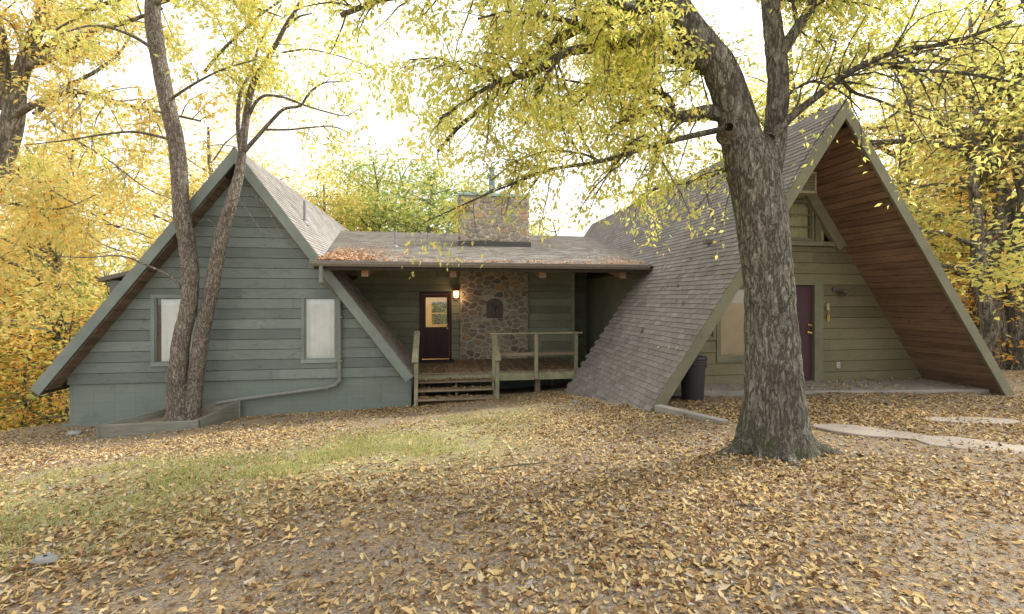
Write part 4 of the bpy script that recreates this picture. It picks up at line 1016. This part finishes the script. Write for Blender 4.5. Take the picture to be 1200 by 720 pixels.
FT = [ # kind, X, Y, scale, rot, leaves, label
 (0, -15.5, 15.5, .95, .4, 'leaf_yellow', 'golden leafed tree close behind the left gable'),
 (1, -20, 19, 1.0, 1.9, 'leaf_yellow', 'tall golden tree left of the left gable'),
 (2, -13.5, 20, 1.0, 2.7, 'leaf_mixed', 'yellow green tree behind the left roof slope'),
 (1, -25, 23, 1.1, 5.1, 'leaf_yellow', 'tall golden tree at the far left edge of the woods'),
 (2, -17.5, 12.5, .75, 3.6, 'leaf_orange', 'low orange tree beside the left roof edge'),
 (0, -21.5, 14.5, .9, 4.2, 'leaf_yellow', 'broad golden tree at the left edge of the photo'),
 (3, -11, 26, .95, 1.1, 'leaf_yellow', 'golden tree behind the left ridge'),
 (2, -7.0, 31, 1.75, .3, 'leaf_green', 'olive green tree behind the valley of left and low roof'),
 (0, -2.5, 34, 1.4, 2.2, 'leaf_green', 'green broad tree behind the low porch roof'),
 (1, -8.6, 26.5, 1.2, .7, 'leaf_green', 'dense olive green tree over the valley between the roofs'),
 (2, -5.0, 25.5, 1.38, 3.9, 'leaf_green', 'rounded olive green tree above the low roof'),
 (2, -2.2, 27, 1.3, 5.2, 'leaf_green', 'low olive green tree left behind the chimney'),
 (0, -11.5, 28, 1.2, 1.6, 'leaf_mixed', 'yellow olive tree above the right slope of the left roof'),
 (0, -5.2, 29, 1.3, 2.9, 'leaf_green', 'dense olive green tree left of the chimney'),
 (2, -10, 30, 1.7, 4.9, 'leaf_mixed', 'yellow olive tree just over the left roof end'),
 (1, -12, 34, 1.45, 4.0, 'leaf_mixed', 'yellowish tree above the left ridge end'),
 (1, 3.0, 37, 1.15, 5.6, 'leaf_mixed', 'pale yellow tree behind the chimney'),
 (0, 15, 14.5, 1.0, 1.5, 'leaf_yellow', 'golden tree just right of the right gable'),
 (1, 12.9, 12.6, .85, 3.7, 'leaf_mixed', 'yellow green tree with its crown beside the right gable peak'),
 (3, 12.5, 19, 1.05, .9, 'leaf_mixed', 'tall yellow green tree behind the right gable peak'),
 (2, 17.5, 16.5, .95, 3.3, 'leaf_orange', 'orange tree low at the right edge'),
 (3, 22, 21, 1.1, 2.0, 'leaf_yellow', 'tall golden tree in the woods at right'),
 (1, 18, 26, 1.1, 4.4, 'leaf_mixed', 'yellow green tree deep in the woods at right'),
 (3, 28, 28, 1.15, .2, 'leaf_mixed', 'far pale tree at the right edge of the woods'),
 (3, -17, 26, 1.25, 2.2, 'leaf_yellow', 'golden tall tree in the middle of the left woods'),
 (0, -23, 31, 1.4, 3.1, 'leaf_mixed', 'pale yellow green tree deep in the left woods'),
 (1, -30, 28, 1.4, .8, 'leaf_mixed', 'yellow green tree far out at the left edge'),
 (2, -19, 35, 1.6, 5.5, 'leaf_yellow', 'golden far tree seen between the twin stems'),
 (0, 24, 15.5, 1.0, 2.9, 'leaf_yellow', 'golden tree leaning in at the right edge'),
 (1, 14.5, 23, 1.2, 1.2, 'leaf_yellow', 'tall golden tree behind the right roof slope'),
 (0, 9.5, 27, 1.0, 5.0, 'leaf_yellow', 'golden tree behind the right roof ridge'),
]
for (k, X, Y, s_, r_, m_, lb) in FT: plant(k, X, Y, s_, r_, m_, lb, 'forest trees around the house')
SB = [(-12.0, 14.5, 1.1, .9, 'leaf_mixed', 'low yellow green young tree at the left eave'), (-17.5, 13.2, 1.2, 5.0, 'leaf_mixed', 'low yellow green young tree at the left photo edge'), (-23, 20, 1.5, 2.4, 'leaf_green', 'green young tree deep at the left'), (-20.5, 17.2, 1.5, 1.4, 'leaf_yellow', 'golden young tree at far left'), (-15.2, 18.5, 1.5, 1.1, 'leaf_green', 'green young tree between the golden trees at left'),
      (13.2, 15.5, 1.2, .3, 'leaf_yellow', 'golden young tree close to the right gable'), (20.5, 15.2, 1.3, 3.3, 'leaf_orange', 'orange young tree behind the right trunks'),
      (-13.2, 13.0, .8, .5, 'leaf_orange', 'small orange sapling tree under the left eave'), (-16, 14.5, 1.0, 2.0, 'leaf_green', 'low green young tree at the left corner of the house'),
      (-19, 16.5, 1.7, 3.0, 'leaf_orange', 'orange young tree at far left'), (-14.2, 16.2, 1.3, 4.0, 'leaf_green', 'olive green young tree behind the left eave'),
      (14.6, 12.6, .9, 1.0, 'leaf_orange', 'low orange young tree right of the right gable'), (17.8, 13.6, 1.0, 2.6, 'leaf_mixed', 'low yellow green young tree at the right edge'),
      (16.2, 19, 1.2, 4.1, 'leaf_yellow', 'low golden young tree among the right trunks')]
for X, Y, s_, r_, m_, lb in SB: plant(4, X, Y, s_, r_, m_, lb, 'young trees under the forest', 'young_tree')

# ---- old tree with spreading limbs at the far left
T = Tree(44); TY3 = 12.5; o3 = at(-95, 480, TY3); ORG3 = np.array((o3[0], o3[1], gz(o3[0], o3[1])))
old = empty('spreading_tree', tuple(ORG3), 0, 'old thick tree with spreading limbs and golden leaves at the left edge', 'tree')
limbs = []
b0 = np.vstack([ORG3-np.array((0,0,.2)), PX([(-60,340),(-20,240),(10,160),(20,110)], TY3)])
T.limb(b0, np.array([.42,.34,.29,.26,.2]), 16); limbs = []
LB([(14,150),(20,105),(30,70),(45,30),(58,0),(75,-60),(80,-160)], 0.216, 0.086, TY3)
LB([(10,130),(4,80),(0,40),(-12,-10),(-20,-90)], 0.187, 0.072, TY3, TY3-.5)
LB([(25,90),(50,60),(75,38),(90,20),(120,0)], 0.101, 0.036, TY3, TY3+1)
LB([(28,80),(62,66),(92,48),(112,35),(135,30),(165,20),(190,10)], 0.108, 0.029, TY3, TY3-1.2)
LB([(12,140),(35,125),(62,113),(85,107),(110,112),(145,122),(190,132),(235,142)], 0.101, 0.022, TY3, TY3-2)
LB([(40,135),(75,105),(115,82),(140,62),(160,30)], 0.072, 0.022, TY3+.2, TY3+1.5)
LB([(55,140),(90,165),(130,190),(170,220),(205,235)], 0.036, 0.009, TY3-.3, TY3-1.6)
LB([(-20,190),(30,205),(80,235),(135,265)], .04, .01, TY3-1.2, TY3-2.4); LB([(-40,260),(15,285),(60,310),(90,345)], .035, .008, TY3-1, TY3-2); LB([(-30,230),(20,240),(70,245),(120,225)], .035, .008, TY3-1.5, TY3-2.5)
LB([(30,170),(70,230),(110,280),(160,300)], 0.036, 0.009, TY3, TY3-1.2)
sec = []
for qq in limbs: sec += T.kids(qq, 3.6, .12, .9, 2.4, up=.0, droop=.25, rmax=.022)
ter = []
for qq in sec: ter += T.kids(qq, 3.2, .12, .4, .9, n=4, droop=.25, k=3, rmax=.008)
T.leaves(sec, 10, .1); T.leaves(ter, 40, .12)
nb_ = T.wood; nb_.v = [x-ORG3 for x in nb_.v]
link('trunk', nb_.mesh('trunk'), M['bark_far'], old)
me = T.leaf_mesh('crown', (.10, .18), .45, lambda p: p[:, 1] > 8.5, org=ORG3); link('crown', me, M['leaf_yellow'], old)
print('old leaves', len(me.polygons)//2)
# ---- bare-stemmed trunks at the right edge
for px, base, Y, r, seed, mat, lb in ((1168, 436, 12.6, .31, 61, 'bark_far', 'thick pale grey trunked tree right of the right gable'), (1196, 434, 12.2, .28, 62, 'bark_big', 'brown ridged trunked tree at the right photo edge'), (1062, 400, 16, .33, 63, 'bark_big', 'dark trunked tree rising behind the right roof slope')):
    T = Tree(seed); X = (px-600)/F*Y; z0 = gz(X, Y); O = np.array((X, Y, z0)); e = empty('forest_tree', tuple(O), 0, lb, 'tree', 'forest trees around the house')
    P = np.array([(X+T.rg.normal(0, .12)*(k > 1), Y+T.rg.normal(0, .1)*(k > 1), z0-.2+k*1.6) for k in range(8)]); limbs = []
    v, q = bark_trunk(P, np.linspace(r, r*.3, 8), 26, .07, .012, lambda a, h: .35*math.exp(-h/.25), (12, 3), seed*1.); T.wood.add(v, q)
    L1 = [T.branch(P[3+k % 4]+np.array((0,0,k*.15)), np.array((math.cos(k*2.4), math.sin(k*2.4), .5)), T.rg.uniform(2.5, 4), .1, 8, .1, .15, 6) for k in range(10)]
    L2 = []
    for b in L1: L2 += T.kids(b, 2.0, .15, .7, 1.6, droop=.15, n=5, k=4, rmax=.02)
    L3 = []
    for b in L2: L3 += T.kids(b, 2.5, .15, .3, .7, droop=.2, n=4, k=3, rmax=.008)
    T.leaves(L2, 14, .12); T.leaves(L3, 30, .12); T.wood.v = [x-O for x in T.wood.v]
    link('trunk', T.wood.mesh('trunk'), M[mat], e); link('crown', T.leaf_mesh('crown', (.11, .18), .45, org=O), M['leaf_yellow'], e)
# ---- far wood closing the view, reads as one mass
rg = np.random.default_rng(77); pp = []; 
for k in range(150):
    a = rg.uniform(-1.25, 1.25); d = rg.uniform(42, 62); X, Y = d*math.sin(a), d*math.cos(a)
    hh = rg.uniform(8, 13)*(1.0 if abs(X) > 12 else .7); n = 160
    q = rg.normal(0, 1, (n, 3)); q /= np.linalg.norm(q, axis=1)[:, None]; q *= rg.uniform(.5, 1, n)[:, None]**.5
    pp.append(np.array((X, Y, -6+hh*.55))+q*np.array((3.2, 3.2, hh*.55)))
pp = np.concatenate(pp); dd = rg.normal(0, 1, pp.shape)
tag(link('distant_wood', leafcloud('distant_wood', pp, dd, (.5, .9), rg, .7), M['leaf_mixed']), 'pale yellow green woods far behind the house', 'woods', kind='stuff')

# ------------------------------------------------------------------ leaf litter, grass, small ground things
HALF = [(0., .0), (.3, 1.), (.68, .72), (1., .0)]
def litter(name, x, y, z, mat, rg, size=(.026, .068), lift=.010, tilt=.24, wid=.42, nrm=None):
    n = len(x); yaw = rg.uniform(0, 2*np.pi, n); L = rg.uniform(*size, n)*rg.choice([.8, 1, 1.15], n); Wd = L*wid*rg.uniform(.7, 1.25, n)
    curl = rg.uniform(-.25, .5, n)*L; fold = rg.uniform(-.2, .9, n)*Wd
    tx, ty = rg.normal(0, tilt, n), rg.normal(0, tilt, n)
    V = []
    def P(t, s):
        lx = (t-.5)*L; ly = s*Wd/2; lz = curl*(2*t-1)**2+fold*abs(s)*.6+.002
        return lx, ly, lz
    pts = [P(0, 0), P(.3, 1), P(.3, 0), P(.3, -1), P(.68, .72), P(.68, 0), P(.68, -.72), P(1, 0)]
    c, s = np.cos(yaw), np.sin(yaw)
    for lx, ly, lz in pts:
        zz = lz+lx*tx+ly*ty; V.append(np.stack([x+lx*c-ly*s, y+lx*s+ly*c, zz], -1))
    V = np.stack(V, 1); V[:, :, 2] -= V[:, :, 2].min(1)[:, None]; V[:, :, 2] += (z+rg.uniform(0, lift, n))[:, None]
    if nrm is not None: V[:, :, 2] += (V[:, :, 1]-y[:, None])*nrm[1]+(V[:, :, 0]-x[:, None])*nrm[0]
    b = np.arange(n)[:, None]*8
    q = np.stack([b+np.array([[1,4,5,2]]), b+np.array([[2,5,6,3]])], 1).reshape(-1, 4)
    t = np.stack([b+np.array([[0,1,2]]), b+np.array([[0,2,3]]), b+np.array([[4,7,5]]), b+np.array([[5,7,6]])], 1).reshape(-1, 3)
    r = rg.beta(1.25, 1.2, n); nb = NB(); nb.add(V.reshape(-1, 3), q, t, rq=np.repeat(r, 2), rt=np.repeat(r, 4)); return nb.mesh(name, True)
rg = np.random.default_rng(5)
def uvh(x, y): return x*CT+y*ST, -x*ST+y*CT
def patch(x, y, s=1., ph=0): return .5+.25*np.sin(x*1.1*s+1.3*np.sin(y*.9*s+ph))+.25*np.sin(y*1.6*s+1.1*np.sin(x*1.3*s+ph))
def free(x, y):
    u, v = uvh(x, y); ok = np.ones(len(x), bool)
    ok &= ~((u > -7.9) & (u < -.68) & (v > 10.8)); ok &= ~((u > 3.5) & (u < 10.3) & (v > 8.15)); ok &= ~((u > -.7) & (u < 3.6) & (v > 11.4))
    ok &= ~((u > 2.9) & (u < 3.6) & (v > 7.5)); ok &= np.hypot(x-tb[0], y-tb[1]) > .42
    return ok
def lawn(x, y):
    l = y-.62*x; return np.clip((l-4.2)/1.8, 0, 1)*np.clip((9.9-l)/1.8, 0, 1)*np.clip((.9-x)/1.8, 0, 1)
X = []; Y = []
for (y0, y1, den) in ((1.6, 3.2, 1250), (3.2, 5, 1100), (5, 8, 850), (8, 12.5, 520)):
    xm = 1.3*y1+1; n = int(den*2*xm*(y1-y0)); x = rg.uniform(-xm, xm, n); y = rg.uniform(y0, y1, n)
    k = (np.abs(x) < 1.25*y+.6) & free(x, y)
    pr_ = np.clip(.12+1.15*patch(x, y, 1.2), .1, 1.1)*(1-.6*lawn(x, y)); u, v = uvh(x, y)
    pr_ *= np.where((u > 4) & (v > 7.0), .55, 1); X.append(x[k & (rg.random(n) < pr_)]); Y.append(None)
    sel = k & (rg.random(n) < pr_); X[-1] = x[sel]; Y[-1] = y[sel]
# drifts along the foot of the right roof, under the eave and round the planter
def drift(cx, cy, sx, sy, n, rot=0):
    a, b = rg.normal(0, sx, n), rg.normal(0, sy, n); x = cx+a*math.cos(rot)-b*math.sin(rot); y = cy+a*math.sin(rot)+b*math.cos(rot); k = free(x, y); X.append(x[k]); Y.append(y[k])
drift(1.75, 8.9, 1.0, .22, 2600, R(97)); drift(3.4, 6.9, .7, .3, 1500); drift(5.5, 6.7, 1.8, .4, 2600); drift(7.6, 6.2, 1.5, .5, 2200); drift(-4.5, 10.0, 2.0, .16, 1500, R(9)); drift(-6.9, 9.3, .45, .25, 500); drift(4.6, 7.4, .4, .25, 500)
x = np.concatenate(X); y = np.concatenate(Y)
z = hgt(x, y)+micro(x, y)
u, v = uvh(x, y); onp = (u > 4.2) & (v > 7.75-.13*(u-4.2)) & (v < 8.2); z = np.where(onp, np.maximum(z, -.083), z)
dk = np.exp(-((x-1.72)/.3)**2)*np.clip((y-7.4)/1, 0, 1)*.10; z = z+dk*rg.random(len(x))
def scatter(den, y0, y1, size, ):
    xm = 1.3*y1+1; n = int(den*2*xm*(y1-y0)); a = rg.uniform(-xm, xm, n); b = rg.uniform(y0, y1, n); k = (np.abs(a) < 1.25*b+.5) & free(a, b) & (rg.random(n) > .6*lawn(a, b)); a, b = a[k], b[k]
    return a, b, hgt(a, b)+micro(a, b)
MB2 = NB()
for den, y0, y1, size, wd in ((900, 1.6, 4.2, (.008, .03), .5), (420, 4.2, 7, (.012, .035), .5), (2.5, 2.2, 7, (.065, .09), .6), (40, 1.6, 5, (.04, .13), .05)):
    a, b, c = scatter(den, y0, y1, size)
    m_ = litter('bits', a, b, c, None, rg, size, .006, .3, wd)
    vv = np.empty(len(m_.vertices)*3); m_.vertices.foreach_get('co', vv); rr = np.empty(len(m_.polygons)); m_.attributes['rnd'].data.foreach_get('value', rr)
    nl = len(a); bb = np.arange(nl)[:, None]*8
    q = np.stack([bb+np.array([[1,4,5,2]]), bb+np.array([[2,5,6,3]])], 1).reshape(-1, 4); t = np.stack([bb+np.array([[0,1,2]]), bb+np.array([[0,2,3]]), bb+np.array([[4,7,5]]), bb+np.array([[5,7,6]])], 1).reshape(-1, 3)
    k_ = .5 if size[1] < .04 else 1
    MB2.add(vv, q, t, rr[:2*nl]*k_, rr[2*nl:]*k_); bpy.data.meshes.remove(m_)
tag(link('leaf_debris', MB2.mesh('leaf_debris'), M['leaf_ground']), 'crumbled leaf bits and twigs between the fallen leaves', 'leaf bits', kind='stuff')
me = litter('fallen_leaves', x, y, z, None, rg)
tag(link('fallen_leaves', me, M['leaf_ground']), 'tan and yellow fallen leaves strewn over the yard', 'fallen leaves', kind='stuff')
print('litter', len(x))
# leaves on the low roof, deck and steps
def roof_leaves():
    n = 1500; a = np.abs(rg.normal(0, .7, n)); b = np.abs(rg.normal(0, 1.0, n)); u = -2.7+a*1.0; v = 10.15+b
    u = np.concatenate([u, rg.uniform(-2.6, 4.9, 380), 4.9-np.abs(rg.normal(0, .6, 120))]); v = np.concatenate([v, 10.12+np.abs(rg.normal(0, .12, 380)), 10.15+np.abs(rg.normal(0, .7, 120))])
    z = czf(v)+.012; k = (u > np.where(v < VL0, -2.7, LR['u']+(LR['z']-z)/LR['s'])) & (u < RR['u']-(RR['z']-z)/RR['s'])
    u, v, z = u[k], v[k], z[k]; return u*CT-v*ST, u*ST+v*CT, z
x, y, z = roof_leaves()
tag(link('roof_leaves', litter('roof_leaves', x, y, z, None, rg, (.05, .1), .02, nrm=(-ST*CSL, CT*CSL)), M['leaf_roof']), 'rust brown leaves gathered on the low porch roof', 'fallen leaves', kind='stuff')
n = 46; v = rg.uniform(6.9, 13.5, n); z = rg.uniform(.1, 4.2, n); k = (v < 10.4) | (z > 3.4); v, z = v[k], z[k]; u = roof_u(RR, z, -1)-.02
tag(link('roof_leaves', litter('roof_leaves', u*CT-v*ST, u*ST+v*CT, z+.012, None, rg, (.05, .1), .004, .1, nrm=(RR['s']*CT, RR['s']*ST)), M['leaf_ground']), 'few yellow leaves caught on the steep right roof slope', 'fallen leaves', kind='stuff')
us = []; vs = []; zs = []
n = 420; us.append(rg.uniform(-.6, 3.55, n)); vs.append(11.5+np.abs(rg.normal(0, .8, n)) % 2.2); zs.append(np.full(n, -.247))
for k, zt in enumerate((-.41, -.57, -.73)): n = 110; us.append(rg.uniform(-.55, 1.22, n)); vs.append(rg.uniform(11.2, 11.46, n)-.27*k); zs.append(np.full(n, zt+.002))
u, v, z = map(np.concatenate, (us, vs, zs))
tag(link('deck_leaves', litter('deck_leaves', u*CT-v*ST, u*ST+v*CT, z, None, rg, (.05, .09), .006, .15), M['leaf_ground']), 'dry leaves scattered on the porch deck and steps', 'fallen leaves', kind='stuff')
# grass
n = 190000; x = rg.uniform(-9, 1.2, n); y = rg.uniform(2.2, 10, n); k = (rg.random(n) < lawn(x, y)**1.7*np.clip(patch(x, y, 1.6, 2)*1.7-.35, 0, 1)*np.clip(patch(x, y, 4.3, 1)*1.8-.2, .15, 1)) & free(x, y) & (np.abs(x) < 1.25*y+.4); x = x[k]; y = y[k]; n = len(x)
z = hgt(x, y)+micro(x, y); h = rg.uniform(.025, .075, n); a = rg.uniform(0, 6.28, n); wv = .004+.002*rg.random(n); ln_ = rg.normal(0, .025, (n, 2))
v = np.stack([np.stack([x-wv*np.cos(a), y-wv*np.sin(a), z-.005], -1), np.stack([x+wv*np.cos(a), y+wv*np.sin(a), z-.005], -1), np.stack([x+ln_[:, 0], y+ln_[:, 1], z+h], -1)], 1)
nb = NB(); nb.add(v.reshape(-1, 3), None, np.arange(n*3).reshape(-1, 3)); tag(link('grass', nb.mesh('grass', False), M['grass']), 'thin yellow green lawn grass among the leaves', 'grass', kind='stuff')
print('grass', n)
# rocks and a fallen stick
def rock(px, py, rx, ry, rz, label, seed):
    Y = 4.
    for _ in range(30): Y = (EYE-gz((px-600)/F*Y, Y))*F/(py-350)
    X = (px-600)/F*Y; mb = MB(); n = 14; vs = []; rgx = random.Random(seed)
    for i in range(1, 16):
        for j in range(n):
            th, ph = math.pi*i/16, 2*math.pi*j/n; p = Vector((math.sin(th)*math.cos(ph), math.sin(th)*math.sin(ph), math.cos(th)))
            k = 1+.25*mnoise.noise(p*1.6+Vector((seed, 0, 0))); vs.append((p.x*rx*k, p.y*ry*k, p.z*rz*k))
    fs = [[i*n+j, i*n+(j+1) % n, (i+1)*n+(j+1) % n, (i+1)*n+j] for i in range(14) for j in range(n)]+[list(range(n)), [14*n+j for j in range(n)][::-1]]
    mb.add(vs, fs, .5); o = mb.build('rock', M['rock'], smooth=True); o.location = (X, Y, gz(X, Y)+rz*.35); tag(o, label, 'rock', 'loose rocks in the yard')
rock(87, 509, .14, .10, .06, 'grey rock lying left of the timber planter', 1)
rock(53, 658, .085, .05, .03, 'flat grey rock in the leaves at lower left', 2)
rock(674, 473, .07, .06, .06, 'pale stone at the foot of the right roof', 3)
mb = MB(); mb.tube([at(570, 553, 4.9)*0+np.array((-.28, 4.6, gz(-.28, 4.6)+.02)), np.array((-.05, 4.65, gz(-.05, 4.65)+.03)), np.array((.2, 4.72, gz(.2, 4.72)+.025)), np.array((.38, 4.74, gz(.38, 4.74)+.035))], [.005, .008, .007, .004], 7)
tag(mb.build('stick', M['bark_big']), 'thin bare stick lying on the leaves in mid yard', 'stick')
